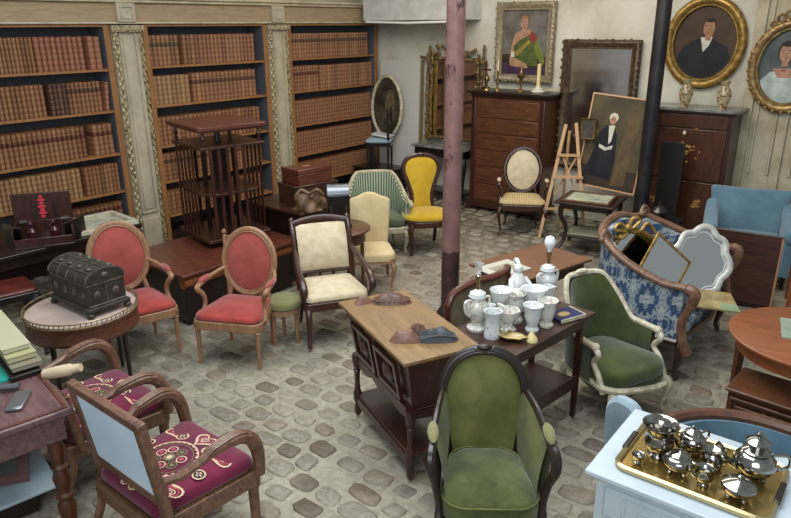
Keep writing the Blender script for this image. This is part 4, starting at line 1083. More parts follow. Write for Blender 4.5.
MB().box(-.17, .19, -.045, .03, .86, .885).build('tray', W['easel'], ez); bar(ez, (-.14, .03, 1.18), (.14, .03, 1.18), .024, 'crossbar', W['easel'])
bar(ez, (-.24, -.06, .42), (.21, -.06, .42), .022, 'crossbar', W['easel']); bar(ez, (-.14, .02, .6), (.1, .05, 1.15), .014, 'brace', W['easel']); bar(ez, (.14, .02, .6), (-.06, .05, 1.15), .014, 'brace', W['easel'])
# dark things between column and secretary
fs = thing('fire_screen', 'plain black folding screen standing behind the dark column', 'screen', (-2.36, 7.93, 0), -10)
MB().box(-.14, .14, -.012, .012, .04, 1.28).build('panel', plain('black_lacquer', '#0e0d0e', .5), fs, .004); 
for x in (-.13, .13): MB().box(x-.02, x+.02, -.12, .12, 0, .04).build('foot', W['ebony'], fs)
lt = thing('low_table', 'low dark table before the secretary with a black pot on it', 'table', (-2.24, 7.28, 0), 0)
MB().box(-.3, .22, -.22, .22, .52, .545).build('tabletop', W['ebony'], lt, .004)
for x in (-.26, .18):
    for y in (-.18, .18): MB().box(x-.02, x+.02, y-.02, y+.02, 0, .52).build('leg', W['ebony'], lt)
t = thing('black_pot', 'small black lidded pot on the low dark table before the secretary', 'pot', (-2.22, 7.26, .546))
MB().lathe([(.05, 0), (.08, .04), (.085, .09), (.06, .12)], 16).build('pot_body', W['ebony'], t); MB().lathe([(.062, .121), (.04, .145), (.012, .155), (.015, .175), (.003, .185)], 16).build('lid', W['ebony'], t)
# ------------------------------------------------------------------ pink column, centre tables
PINK = plain('flaking_pink_paint', '#8a5f5f', .6, c2='#a07472', scale=5, bmp=.25)
def column_mat():
    m, nt, b = nodes('flaking_column'); v = coords(nt); sp = nt.nodes.new('ShaderNodeSeparateXYZ'); nt.links.new(v, sp.inputs[0])
    n1 = noise(nt, v, 9, 5, .65); n2 = noise(nt, coords(nt, (1, 1, .5)), 3.2, 6, .7)
    pink = ramp(nt, n1, [(.3, lin('#694c48')), (.6, lin('#7f5e5a')), (.8, lin('#97766f'))])
    spots = ramp(nt, n2, [(.575, (0, 0, 0, 1)), (.60, (1, 1, 1, 1))])
    pink = mixc(nt, spots, pink, lin('#3a2420'))
    dark = ramp(nt, n1, [(.35, lin('#2a1a1a')), (.7, lin('#4a3030'))])
    edge = mathn(nt, 'GREATER_THAN', mathn(nt, 'ADD', sp.outputs['Z'], mathn(nt, 'MULTIPLY', noise(nt, coords(nt, (14, 14, 2)), 1, 3), .1)), .70)
    nt.links.new(mixc(nt, edge, dark, pink), b.inputs['Base Color']); b.inputs['Roughness'].default_value = .5; bump(nt, b, n2, .3, .02); return m
pc = thing('iron_column', 'thick iron column with flaking pink paint and dark foot in the middle of the room', 'column', (-3.21, 4.74, 0))
MB().lathe([(.08, 0), (.08, .4), (.08, .74), (.077, 2), (.075, 4.2)], 32).build('shaft', column_mat(), pc)
MB().lathe([(.12, 0), (.12, .05), (.095, .09), (.081, .11)], 28).build('base', plain('dark_column_foot', '#2a1a1a', .5), pc)

# kneading-trough table with two carved masks
wt = thing('trough_table', 'dark carved trough table with tan top carrying two carved wooden masks', 'table', (-2.34, 2.965, 0), -25)
MB().box(-.485, .485, -.245, .245, .808, .83).build('tabletop', W['table_tan'], wt, .003)
MB().box(-.45, .45, -.205, .205, .46, .806, .06).build('body', W['mahogany_flat'], wt, .004)
m = MB()
for x0 in (-.33, .02):      # two carved panels on each long side, following the slope
    for s in (-1, 1):
        m = MB(); m.M = Matrix.Translation((0, s*.176, .50)) @ Matrix.Rotation(s*R(-9.8), 4, 'X')
        for q in ((x0, x0+.3, 0, .03), (x0, x0+.3, .22, .25), (x0, x0+.03, .03, .22), (x0+.27, x0+.3, .03, .22)): m.box(q[0], q[1], -.012, .012, q[2], q[3])
        m.ball((x0+.15, 0, .125), .07, .014, .06, 10, 6); m.ball((x0+.15, 0, .125), .03, .022, .03, 10, 6)
        m.build('carved_panel', W['mahogany'], wt, .002)
m = MB()
for s in (-1, 1):
    pts = [(-.40, 0)]+[(-.40+.8*k/24, -.045-.03*abs(sin(3*pi*k/24))) for k in range(25)]+[(.40, 0)]
    m.M = Matrix.Translation((0, s*.155, .46)) @ Matrix.Rotation(pi/2, 4, 'X'); m.prism(pts, -.01, .01)
    m.M = Matrix.Translation((s*.40, 0, .46)) @ Matrix.Rotation(pi/2, 4, 'Z') @ Matrix.Rotation(pi/2, 4, 'X'); m.prism([(-.15, 0), (-.15, -.045), (0, -.06), (.15, -.045), (.15, 0)], -.01, .01)
    m.M = Matrix.Translation((0, s*.165, .15)) @ Matrix.Rotation(pi/2, 4, 'X'); m.prism([(x, z*.9) for x, z in pts], -.008, .008)
m.build('scalloped_apron', W['mahogany_flat'], wt)
MB().box(-.40, .40, -.165, .165, .15, .17).build('lower_shelf', W['mahogany_flat'], wt, .003)
for x in (-.395, .395):
    for y in (-.16, .16):
        MB().lathe([(.012, 0), (.024, .02), (.026, .06), (.02, .09), (.024, .12), (.03, .13), (.03, .18), (.022, .2), (.017, .26), (.02, .33), (.026, .35), (.016, .36), (.026, .38), (.032, .43), (.032, .47)], 12, (x, y, 0)).build('leg', W['mahogany'], wt)
def blob(m, L, Wd, Hh, bumps, nu=28, nv=10, seed=1):
    Hh *= 1.5; bumps = [(x, y, r, h*1.6) for x, y, r, h in bumps]
    """flat carved lump lying on the table, long axis x; bumps = [(x, y, r, h)]"""
    def f(a, b):
        th = 2*pi*a; q = b; x = L*cos(th)*q; y = Wd*sin(th)*q*(1+.18*cos(2*th)); z = Hh*(1-q**3)
        for bx, by, r, h in bumps: z += h*math.exp(-(((x-bx)/r)**2+((y-by)/r)**2))*(1-q**6)
        return (x, y, max(z, 0))
    m.grid(f, nu, nv); m.flat([(L*cos(2*pi*k/28), Wd*sin(2*pi*k/28)*(1+.18*cos(4*pi*k/28))) for k in range(28)], 0); return m
CARV = wood('carved_brown', '#3f271c', '#6d4a38', .5, (6, 6, 6), .1); CARVL = wood('carved_pale', '#5c4032', '#8a6350', .5, (6, 6, 6), .1); SLATE = plain('slate_paint', '#2b2d30', .5, c2='#3d4043')
t = thing('carved_mask', 'flat brown carved wooden mask with studded edge, farther from the green armchair', 'mask', (-2.60, 3.16, .8305), 40)
MB_ = blob(MB(), .135, .07, .03, [(0, 0, .03, .018), (.05, .03, .02, .012), (.05, -.03, .02, .012), (-.06, 0, .03, .01)])
fc = MB_.build('face', CARV, t, ang=60); m = MB()
for k in range(22):
    a = 2*pi*k/22; m.ball((.115*cos(a), .06*sin(a)*(1+.18*cos(2*a)), .022), .01, .01, .008, 6, 4)
m.build('studs', CARV, fc)
t2 = MB().at(-.185, -.005, 0, rz=.35); blob(t2, .065, .038, .025, [(.02, 0, .02, .01), (-.02, .0, .02, .008)]); t2.build('chin_piece', CARVL, t, ang=60)
t = thing('carved_mask', 'carved wooden mask with slate-grey hair piece, nearer the green armchair', 'mask', (-2.12, 2.84, .8305), 33)
m = blob(MB().at(-.085, -.035, 0, rz=.1), .095, .05, .035, [(.03, 0, .025, .015), (-.04, 0, .03, .01)]); m.build('face', CARVL, t, ang=60)
m = blob(MB().at(-.02, .05, 0, rz=.05), .075, .04, .03, [(0, 0, .02, .02), (.03, .01, .014, .012), (-.03, .01, .014, .012)]); m.build('forehead', CARV, t, ang=60)
m = blob(MB().at(.095, .0, 0, rz=.15), .125, .065, .04, [(.03, .02, .03, .012), (-.04, -.02, .03, .012)])
for k in range(6): m.tube(spline([(-.10, -.045+.018*k, .026), (0, -.045+.018*k, .045), (.105, -.03+.012*k, .024)], 4), .006, 6)
m.build('hair_piece', SLATE, t, ang=60)

# porcelain table
pt_ = thing('side_table', 'dark narrow mahogany table crowded with white porcelain', 'table', (-1.823, 3.54, 0), 83)
MB().box(-.445, .445, -.245, .245, .755, .775).build('tabletop', W['mahogany_flat'], pt_, .004)
MB().box(-.395, .395, -.195, .195, .66, .755).build('apron', W['mahogany_flat'], pt_, .004)
MB().box(-.38, .38, -.185, .185, .27, .29).build('lower_shelf', W['mahogany_flat'], pt_, .004)
MB().box(-.37, .37, -.2, -.185, .24, .33).build('shelf_rail', W['mahogany_flat'], pt_)
for x in (-.375, .375):
    for y in (-.18, .18): MB().box(x-.02, x+.02, y-.02, y+.02, 0, .66, .006).build('leg', W['mahogany'], pt_)
CH = floral('white_porcelain', '#c9cdcc', ('#a3a9b8', '#b3a48f', '#9caa9a'), 34, .60, .12); CHW = plain('plain_porcelain', '#ced0cd', .15)
CHG = floral('gilded_porcelain', '#cbcac2', ('#b59c6c', '#b59a8a', '#a9a892'), 36, .56, .15)
ZT = .776
def porc(name, label, x, y, prof, mat=None, extra=None, cat='porcelain', rz=0, seg=18, wob=None, s=1.0):
    s *= 1.17; t = thing(name, label, cat, (x*.957, y*.957, ZT), rz); t.scale = (s, s, s)
    MB().lathe(prof, seg, wob=wob).build('body', mat or CH, t)
    if extra: extra(t)
    return t
VF = [(.04, 0), (.042, .012), (.03, .03), (.04, .06), (.048, .1), (.05, .135), (.062, .165), (.056, .163), (.04, .13)]
def lampx(bulb):
    def f(t):
        MB().lathe([(.05, .205), (.045, .225), (.02, .24), (.012, .245)], 16).build('lid', CH, t)
        for s in (-1, 1): MB().tube(spline([(s*.05, 0, .185), (s*.085, 0, .18), (s*.08, 0, .12), (s*.05, 0, .09)], 4), .009, 7).build('handle', CHG, t)
        MB().lathe([(.011, .245), (.011, .30), (.015, .302), (.015, .325)], 10).build('socket', BRASS, t)
        if bulb: MB().lathe([(.012, .325), (.016, .345), (.034, .375), (.036, .395), (.025, .42), (.003, .43)], 16).build('bulb', plain('milk_bulb', '#dfe2e2', .2), t)
        else: MB().lathe([(.012, .325), (.02, .335), (.012, .345), (.022, .36), (.016, .375), (.03, .40), (.026, .40), (.012, .37)], 10).build('glass_socket_cup', glass('clear_glass'), t)
    return f
LAMP = [(.055, 0), (.057, .015), (.035, .03), (.03, .05), (.048, .08), (.06, .12), (.058, .16), (.04, .185), (.036, .195), (.052, .205)]
porc('lamp_base', 'tall white porcelain lamp base with gold handles and no bulb beside the pink column', -2.09, 3.40, LAMP, CHG, lampx(False), 'lamp', 70, s=.92)
porc('lamp_base', 'white porcelain lamp base with round bulb, tallest piece of porcelain', -1.97, 4.13, LAMP, CH, lampx(True), 'lamp', 70, s=.9)
def jug(t):
    MB().tube(spline([(.045, 0, .15), (.085, 0, .14), (.08, 0, .08), (.04, 0, .05)], 4), .008, 7).build('handle', CHG, t)
porc('vase', 'small cylindrical white vase painted with dark sprigs in the front row by the shell dish', -1.95, 3.36, [(.042, 0), (.044, .02), (.036, .04), (.037, .1), (.044, .135), (.048, .145), (.042, .143), (.034, .1)], CH, None, 'vase')
porc('vase', 'short narrow-necked white vase tucked behind the sprigged cylinder vase', -2.03, 3.46, [(.03, 0), (.04, .04), (.03, .09), (.02, .11), (.028, .135), (.024, .133), (.015, .11)], CH, jug, 'vase')
porc('spill_vase', 'trumpet-mouthed white vase with oblique rim behind the cylinder vase', -2.04, 3.58, [(.045, 0), (.03, .02), (.028, .07), (.04, .13), (.062, .19), (.058, .187), (.036, .13)], CHW, None, 'vase', wob=lambda a, z: .22*cos(a)*max(0, z-.1)/.09)
porc('cup_vase', 'white flower-encrusted goblet standing right behind the scalloped dish', -1.92, 3.50, [(.042, 0), (.044, .015), (.024, .03), (.03, .05), (.052, .085), (.06, .12), (.055, .118), (.03, .07)], CHG, None, 'goblet', wob=lambda a, z: .06*sin(6*a))
porc('bouquet_holder', 'cream vase smothered in gilt flowers in the middle of the porcelain', -1.97, 3.66, [(.05, 0), (.052, .015), (.035, .035), (.05, .07), (.06, .11), (.05, .14), (.066, .165), (.06, .163), (.04, .12)], CHG, None, 'vase', wob=lambda a, z: .07*sin(7*a+20*z))
porc('vase', 'straight white vase with painted sprays in front of the porcelain figure', -1.80, 3.60, VF, CH, None, 'vase', s=.88)
porc('vase', 'white vase with gold flower sprays and flared rim nearest the blue jewel case', -1.76, 3.72, VF, CHG, None, 'vase', s=.9)
porc('vase', 'white vase with pinched flared rim between the figure and the bulb lamp', -1.88, 3.76, VF, CHW, None, 'vase', s=1.1, wob=lambda a, z: .1*sin(2*a)*(z > .15))
porc('square_vase', 'square white vase before the lamp with the bulb', -1.86, 3.92, [(.035, 0), (.036, .02), (.03, .06), (.034, .12), (.046, .155), (.042, .153), (.03, .11)], CHW, None, 'vase', 30, 4)
porc('small_pot', 'little white lidded pot half hidden among the vases at the back', -2.07, 3.70, [(.03, 0), (.045, .03), (.05, .07), (.04, .1), (.02, .115), (.012, .13), (.003, .14)], CHW, jug, 'pot')
def fig(t):
    m = MB(); m.ball((0, 0, .225), .026, .026, .03, 12, 8); m.tube(spline([(0, .035, .25), (0, .02, .27), (0, -.02, .23)], 4), .012, 7); m.build('hood', CHW, t)
    m = MB(); m.tube(spline([(-.04, 0, .17), (-.055, -.04, .13), (-.01, -.055, .11)], 4), .014, 7); m.tube(spline([(.04, 0, .17), (.055, -.04, .13), (.01, -.055, .11)], 4), .014, 7); m.build('arms', CHW, t)
porc('figurine', 'plain white porcelain figure of a hooded person in the back row', -2.06, 3.86, [(.062, 0), (.06, .03), (.05, .08), (.052, .12), (.045, .16), (.03, .19), (.018, .21)], CHW, fig, 'figurine', 60, s=1.05)
t = thing('shell_dish', 'scalloped cream porcelain dish with gold rim at the front of the porcelain table', 'dish', (-1.765, 3.255, ZT), 20)
m = MB(); m.grid(lambda a, b: (.10*b*cos(2*pi*a)*(1+.08*cos(14*pi*a)), .045*b*sin(2*pi*a)*(1+.08*cos(14*pi*a)), .004+.022*b**2), 40, 6); m.grid(lambda a, b: (.10*b*cos(2*pi*a)*(1+.08*cos(14*pi*a)), .045*b*sin(2*pi*a)*(1+.08*cos(14*pi*a)), .0+.02*b**2), 40, 6)
m.build('dish', plain('cream_glaze', '#c2b283', .2, c2='#a88f50', scale=20), t)
m = MB().tube([(.10*cos(2*pi*a/42)*(1+.08*cos(14*pi*a/42)), .045*sin(2*pi*a/42)*(1+.08*cos(14*pi*a/42)), .027) for a in range(42)], .003, 6, True); m.build('gold_rim', BRASS, t)
t = thing('cream_shell', 'small pointed cream porcelain shell beside the scalloped dish', 'ornament', (-1.655, 3.31, ZT), 40)
MB().lathe([(.036, 0), (.035, .015), (.022, .035), (.01, .055), (.003, .065)], 12, wob=lambda a, z: .14*cos(a)).build('shell', plain('cream_shell_glaze', '#cdbb85', .2), t)
m = MB()
t = thing('porcelain_rose_cup', 'porcelain cup wreathed in modelled roses at the edge near the lamp without bulb', 'cup', (-1.83, 3.29, ZT))
m.lathe([(.03, 0), (.032, .01), (.02, .02), (.032, .05), (.04, .08), (.036, .078), (.02, .03)], 14); m.build('cup', CHG, t)
m = MB()
for k in range(9): m.ball((.036*cos(k*.7), .036*sin(k*.7), .05+.012*sin(2.3*k)), .014, .014, .012, 7, 5)
m.build('roses', CHG, t)
bc = thing('jewel_case', 'dark blue velvet case holding a gold plaque on the porcelain table', 'case', (-1.655, 3.76, ZT), 68)
NAVY = plain('navy_velvet', '#14163f', .75, c2='#1d2052'); m = MB().box(-.10, .10, -.075, .075, 0, .022); m.build('case_base', NAVY, bc, .003)
MB().at(0, 0, .0225).prism(ellipse(.045, .03, 18, -.02, -.01), 0, .006).build('gold_plaque', plain('pale_gold', '#b39a6a', .3, .5), bc)
m = MB(); m.box(.10, .11, -.075, .075, .004, .026); m.box(-.1, .1, -.082, -.075, .004, .026); m.build('pale_edging', CHALK, bc)
# framed tapestry panel behind the porcelain
tp = thing('tapestry_screen', 'dark arched wooden frame with worn fabric panel standing behind the porcelain table', 'screen', (-2.27, 3.70, 0), 78); tp.scale = (.66, 1, .97)
p = [(-.44, .25), (-.44, .8), (-.38, .88), (-.2, .915), (0, .925), (.2, .915), (.38, .93), (.44, .96), (.44, .25)]
m = MB(); m.tube([(x, 0, z) for x, z in spline([(q[0], q[1]) for q in p[1:8]], 4)], .028, 8); m.tube([(-.44, 0, .03), (-.44, 0, .82)], .026, 8); m.tube([(.44, 0, .03), (.44, 0, .97)], .026, 8); m.tube([(-.44, 0, .3), (.44, 0, .3)], .02, 8)
m.build('frame', W['redwood'], tp)
m = MB(); m.M = Matrix.Rotation(pi/2, 4, 'X'); m.prism([(x*.96, z*.98) for x, z in p], -.006, .006); m.build('fabric_panel', plain('worn_tapestry', '#7d7058', .9, c2='#5c5848', scale=9), tp)
for x in (-.44, .44): MB().tube(spline([(x, -.16, .02), (x, -.08, .05), (x, 0, .09), (x, .08, .05), (x, .16, .02)], 4), .02, 8).build('foot', W['redwood'], tp)
# brown table with flat print
bt = thing('rectangular_table', 'plain brown-topped table behind the porcelain table', 'table', (-2.41, 4.73, 0), 76)
MB().box(-.44, .44, -.27, .27, .70, .72).build('tabletop', wood('worn_brown_top', '#5a3a26', '#7d5538', .5, (1.5, 10, 10), .05), bt, .004)
MB().box(-.40, .40, -.22, .22, .60, .70).build('apron', W['walnut'], bt)
for x in (-.37, .37):
    for y in (-.19, .19): MB().box(x-.024, x+.024, y-.024, y+.024, 0, .60, .005).build('leg', W['walnut_v'], bt)
fp = thing('matted_print', 'white-matted print lying at the corner of the plain brown table', 'print', (-2.50, 4.43, .7205), 74)
MB().box(-.18, .18, -.135, .135, 0, .008).build('mat', plain('mat_board', '#b5b1a4', .5), fp); MB().box(-.10, .11, -.06, .06, .008, .0095).build('picture', plain('sepia_print', '#77705c', .5, c2='#a09a84', scale=20), fp)
fo = thing('footstool', 'low carved stool with cream top on the cobbles behind the brown table', 'stool', (-2.98, 5.72, 0), 30)
MB().prism(dense(rect_round(.40, .34, .05, 4)), .28, .34).build('frame', plain('carved_olive_gilt', '#4a4328', .5, .2, c2='#7d6f45', scale=24), fo, .01); MB().pad(dense(rect_round(.36, .30, .05, 4), .05), .34, .37, .03, .02).build('cushion', F['cream'], fo)
for x in (-.16, .16):
    for y in (-.13, .13): part_leg(fo, leg_cab, GREYCREAM, x, y, .29, math.copysign(.7, x), math.copysign(.7, y), .02)

# ------------------------------------------------------------------ moss-green bergere in front
def oval_bergere():
    t = thing('oval_back_bergere', 'moss green velvet bergere with dark carved frame and oval back facing the viewer', 'armchair', (-1.445, 2.505, 0), 37); t.scale = (.87, .9, .945)
    wd = W['darkwood']; sh = .30
    MB().prism(dense(rect_round(.62, .56, .10, 5, .46)), sh-.06, sh).build('seat_rail', wd, t, .01)
    cu = MB().pad(dense(rect_round(.56, .56, .14, 5, .44), .04), sh, sh+.13, .03, .045).build('seat_cushion', F['green'], t)
    m = MB(); o = loop_len([(x, y-.0, sh+.118) for x, y in dense(rect_round(.555, .555, .14, 5, .435), .03)], .02); m.tube(o, .006, 6, True); m.build('piping', F['greenback'], cu)
    for s in (-1, 1):
        part_leg(t, leg_cab, wd, s*.27, -.25, sh-.03, s*.5, -.6, .024); part_leg(t, leg_turned, wd, s*.19, .24, sh-.04, .022)
    T = R(-12); M0 = Matrix.Translation((0, .27, sh)) @ Matrix.Rotation(pi/2+T, 4, 'X')
    half = [(.20, 0), (.225, .15), (.25, .30), (.258, .42), (.235, .54), (.17, .63), (.08, .675), (0, .685)]
    pr_ = [(q[0], q[1]) for q in spline([(x, z, 0) for x, z in half], 4)]; out = pr_+[(-x, z) for x, z in pr_[-2::-1]]
    m = MB(); m.M = M0; m.tube([(x, z, 0) for x, z in out], .03, 10, flat=.8); m.tube([(x*.935, z*.97+.008, .014) for x, z in out], .012, 8)
    m.ball((0, .70, .012), .05, .022, .02); m.ball((-.05, .69, .01), .025, .014, .014); m.ball((.05, .69, .01), .025, .014, .014); m.build('back_frame', wd, t)
    u = MB(); u.M = M0; u.pad(dense([(x*.92, z*.965+.008) for x, z in out], .035), -.02, .004, .035, .02); u.build('backrest', F['greenback'], t)
    for s in (-1, 1):
        back = M0 @ Vector((s*.25, .46, 0))
        top = spline([tuple(back), (s*.285, .15, .755), (s*.315, -.02, .715), (s*.322, -.13, .705)], 6)
        bot = [(lerp(s*.24, s*.275, k/18), lerp(.27, -.2, k/18), sh) for k in range(19)]
        m = MB(); 
        for off in (0, 1):
            m.grid(lambda a, b: tuple(Vector(bot[round(a*18)]).lerp(Vector(top[round(a*18)]), b)+Vector((-s*(.018+.022*sin(pi*b)) if off else s*.012, 0, 0))), 18, 8)
        m.build('side_panel', F['greenback'], t)
        p = spline([(s*.322, -.13, .705), (s*.335, -.2, .68), (s*.335, -.225, .61), (s*.31, -.19, .5), (s*.285, -.2, .38), (s*.29, -.25, sh-.03)], 5)
        m = MB().tube(top, rlist([.02, .022, .024], len(top)), 8); m.tube(p, rlist([.026, .03, .03, .022, .022, .03], len(p)), 8); m.build('arm_frame', wd, t)
        MB().ball((s*.32, -.075, .735), .032, .10, .028, 10, 6).build('arm_pad', F['olive'], t)
oval_bergere()

# ------------------------------------------------------------------ cabriolet bergere, white frame, dark green velvet
def white_bergere():
    t = thing('cabriolet_bergere', 'dark green velvet bergere with white painted curvy frame beside the damask settee', 'armchair', (-1.48, 4.23, 0), 66); t.scale = (.95, .95, .93)
    wd = CHALK; sh = .30
    P = arc_path(.62, .6, .36, -.10, 30, 2.6); n = len(P)
    tops = []
    for i in range(n):
        u = abs(i/(n-1)-.5)*2
        tops.append(lerp(.90, .575, min(1, max(0, (u-.30)/.45))**1.25 if u > .30 else 0) if u > .2 else .905)
    PP = [(x*(1+.06*max(0, z-.6)), y+.16*max(0, z-.45)) for (x, y), z in zip(P, tops)]
    L = MB()
    vs = []; fs = []; K = 8
    for off in (0, 1):
        def f(a, b):
            i = round(a*(n-1)); z = lerp(sh, tops[i], b); x0, y0 = P[i]; x1, y1 = PP[i]
            x = lerp(x0, x1, b); y = lerp(y0, y1, b); k = 1-(.10+.05*sin(pi*b))*off
            return (x*k, y-(.05+.03*sin(pi*b))*off*max(0, (y+.1)/.46), z)
        L.grid(f, n-1, K)
    L.build('backrest', F['dkgreen'], t)
    m = MB(); top = [(x*.97, y-.02, z+.008) for (x, y), z in zip(PP, tops)]
    m.tube(spline(top[::2], 3), .023, 8)
    m.ball((0, top[n//2][1]-.01, top[n//2][2]+.02), .06, .025, .02)
    for s in (-1, 1):
        e = top[0] if s > 0 else top[-1]
        m.ball((e[0], e[1]-.01, e[2]), .034, .036, .03)
        m.tube(spline([e, (e[0], e[1]-.05, e[2]-.05), (e[0]*.96, e[1]+.0, e[2]-.13), (e[0]*.98, e[1]-.06, .38), (e[0]*.97, e[1]-.12, sh-.04)], 5), rlist([.024, .021, .02, .025], 21), 8)
    m.build('back_frame', wd, t)
    m = MB(); o = [(x, y, sh-.03-.03*cos(4*pi*k/len(dense(rect_round(.6, .6, .12, 5, .44))))) for k, (x, y) in enumerate(dense(rect_round(.6, .6, .12, 5, .44)))]
    m.tube(o, .026, 8, True); m.build('seat_rail', wd, t)
    MB().prism(dense(rect_round(.57, .57, .12, 5, .42)), sh-.08, sh-.005).build('seat_base', F['dkgreen'], t)
    MB().pad(dense(rect_round(.57, .60, .15, 5, .42), .04), sh, sh+.12, .045, .05).build('seat_cushion', F['dkgreen'], t)
    for s in (-1, 1):
        part_leg(t, leg_cab, wd, s*.25, -.27, sh-.03, s*.6, -.6, .022); part_leg(t, leg_cab, wd, s*.19, .27, sh-.03, s*.4, .7, .02)
white_bergere()

# ------------------------------------------------------------------ damask settee
def damask():
    m, nt, b = nodes('blue_damask'); tc = nt.nodes.new('ShaderNodeTexCoord'); sp = nt.nodes.new('ShaderNodeSeparateXYZ'); nt.links.new(tc.outputs['Object'], sp.inputs[0])
    s = mathn(nt, 'ADD', sp.outputs['X'], sp.outputs['Y'])
    u = mathn(nt, 'PINGPONG', s, .125); v = mathn(nt, 'PINGPONG', mathn(nt, 'ADD', sp.outputs['Z'], mathn(nt, 'MULTIPLY', sp.outputs['Y'], .2)), .19)
    cb = nt.nodes.new('ShaderNodeCombineXYZ'); nt.links.new(u, cb.inputs[0]); nt.links.new(v, cb.inputs[1])
    f = noise(nt, cb.outputs[0], 12, 4, .6, .6); g = noise(nt, cb.outputs[0], 42, 3)
    c = ramp(nt, f, [(.44, lin('#30435f')), (.47, lin('#7d8890')), (.57, lin('#a5a89f')), (.61, lin('#4d627b')), (.68, lin('#8f9798'))])
    c = mixc(nt, ramp(nt, g, [(.45, (0, 0, 0, 1)), (.65, (.5, .5, .5, 1))]), c, lin('#30435f'))
    nt.links.new(c, b.inputs['Base Color']); b.inputs['Roughness'].default_value = .7; b.inputs['Specular IOR Level'].default_value = .3; return m
DAM = damask()
def settee():
    t = thing('settee', 'small settee in blue and silver damask with carved walnut frame holding mirrors', 'settee', (-1.58, 5.41, 0), 90); t.scale = (1.17, 1, 1.02)
    wd = W['armwood']; wd2 = W['mahogany']; sh = .32
    P = arc_path(1.06, .8, .44, -.36, 40, 3.0); n = len(P); tops = []
    for i in range(n):
        u = abs(i/(n-1)-.5)*2; tops.append(lerp(.96, .74, min(1, max(0, (u-.35)/.6))**1.1)+.03*cos(u*3*pi)*(u < .4))
    PP = [(x*1.02, y+.07*max(0, z-.55)) for (x, y), z in zip(P, tops)]
    MB().wall(P, [sh+.02]*n, [z-.02 for z in tops], .07).build('backrest', DAM, t)
    m = MB(); top = [(x*.97, y-.025, z) for (x, y), z in zip(PP, tops)]; m.tube(top, .034, 10, flat=.8)
    for s in (-1, 1):
        e = top[0] if s > 0 else top[-1]
        p = spline([e, (e[0]*1.0, e[1]-.06, e[2]-.03), (e[0]*1.0, e[1]-.045, e[2]-.14), (e[0]*1.0, e[1]+.0, e[2]-.26), (e[0]*1.0, e[1]-.03, sh), (e[0]*.97, e[1]-.06, sh-.08)], 5); m.tube(p, rlist([.036, .042, .03, .034, .04], len(p)), 8)
        i = 12 if s > 0 else n-13
        for k in range(5): m.ball((top[i][0]+s*.0+.03*(k-2)*.8, top[i][1]-.01, top[i][2]+.025-.006*abs(k-2)), .03, .026, .026, 8, 5)
        m.tube(spline([(top[i][0]-.06, top[i][1], top[i][2]+.01), (top[i][0], top[i][1], top[i][2]+.07), (top[i][0]+.05, top[i][1]-.02, top[i][2]+.02)], 4), .018, 7)
    m.build('back_frame', wd, t)
    m = MB(); m.tube([(x*1.0, y, sh+.0) for x, y in P], .028, 8); m.tube([(P[0][0], P[0][1], sh), (0, -.41, sh-.02), (P[-1][0], P[-1][1], sh)], .028, 8); m.build('seat_rail', wd2, t)
    MB().prism(dense(rect_round(1.04, .80, .12, 5, .96)), sh-.04, sh).build('seat_base', DAM, t)
    MB().pad(dense(rect_round(.94, .76, .12, 5, .84), .05), sh, sh+.12, .03, .05).build('seat_cushion', DAM, t)
    for s in (-1, 1):
        part_leg(t, leg_cab, wd2, s*.48, -.36, sh, s*.4, -.7, .03); part_leg(t, leg_cab, wd2, s*.42, .34, sh, s*.4, .6, .026)
settee()
MG = plain('mirror_glass', '#c6c7c2', .05, 1)
def cart(k, w, h):
    out = []
    for i in range(k):
        a = 2*pi*i/k; r = 1+.06*cos(8*a)+.05*cos(4*a)
        out.append((w*math.copysign(abs(cos(a))**.85, cos(a))*r, h*math.copysign(abs(sin(a))**.9, sin(a))*r))
    return out
cm = thing('cartouche_mirror', 'scallop-edged mirror in a silvery white frame leaning in the damask settee', 'mirror', (-1.36, 5.68, .68)); cm.rotation_euler = (R(-22), R(9), R(28)); cm.scale = (.88, .86, .86)
c_ = cart(64, .245, .315)
m = MB(); m.M = Matrix.Rotation(pi/2, 4, 'X'); m.prism([(x*.97, z*.97) for x, z in c_], -.01, .004); m.build('glass', MG, cm)
m = MB(); m.tube([(x, -.012, z) for x, z in c_], .03, 8, True, .7); m.build('frame', plain('silver_paint', '#a9a8a0', .4, .2, c2='#c1c0b8', scale=20), cm)
m = MB(); m.M = Matrix.Rotation(pi/2, 4, 'X'); m.tube([(x*.84, z*.84, .006) for x, z in c_], .006, 5, True, .4); m.build('engraved_border', plain('frosted_edge', '#b8bab6', .3), cm)
gm = thing('gilt_mirror', 'mirror in plain thin gilt frame standing on its corner in the damask settee', 'mirror', (-1.56, 5.32, .63)); gm.scale = (.9, .85, .9); gm.rotation_euler = (R(-22), R(41), R(48))
MB().box(-.22, .22, -.008, .004, -.28, .28).build('glass', MG, gm)
frame_rect(gm, .43, .55, [(0, 0), (0, .012), (.008, .016), (.024, .012), (.026, 0)], GILT)
rm = thing('ribbon_mirror', 'gilt carved mirror with bow crest behind the plain gilt mirror on the settee', 'mirror', (-1.78, 5.38, .69)); rm.rotation_euler = (R(-16), R(-16), R(52))
ov = [(.21*cos(a)*(1+.07*cos(3*a)), .25*sin(a)) for a in [2*pi*k/44 for k in range(44)]]
m = MB(); m.M = Matrix.Rotation(pi/2, 4, 'X'); m.prism([(x*.97, z*.97) for x, z in ov], -.008, .004); m.build('glass', MG, rm)
fr_ = MB().tube([(x, -.012, z) for x, z in ov], .022, 8, True).build('frame', GILT, rm)
m = MB()
for s in (-1, 1):
    m.tube(spline([(0, -.02, .27), (s*.06, -.03, .34), (s*.12, -.03, .31), (s*.05, -.03, .27), (0, -.02, .26)], 4), .017, 7); m.tube(spline([(0, -.02, .26), (s*.08, -.03, .22), (s*.17, -.03, .26), (s*.22, -.02, .16)], 4), .016, 7)
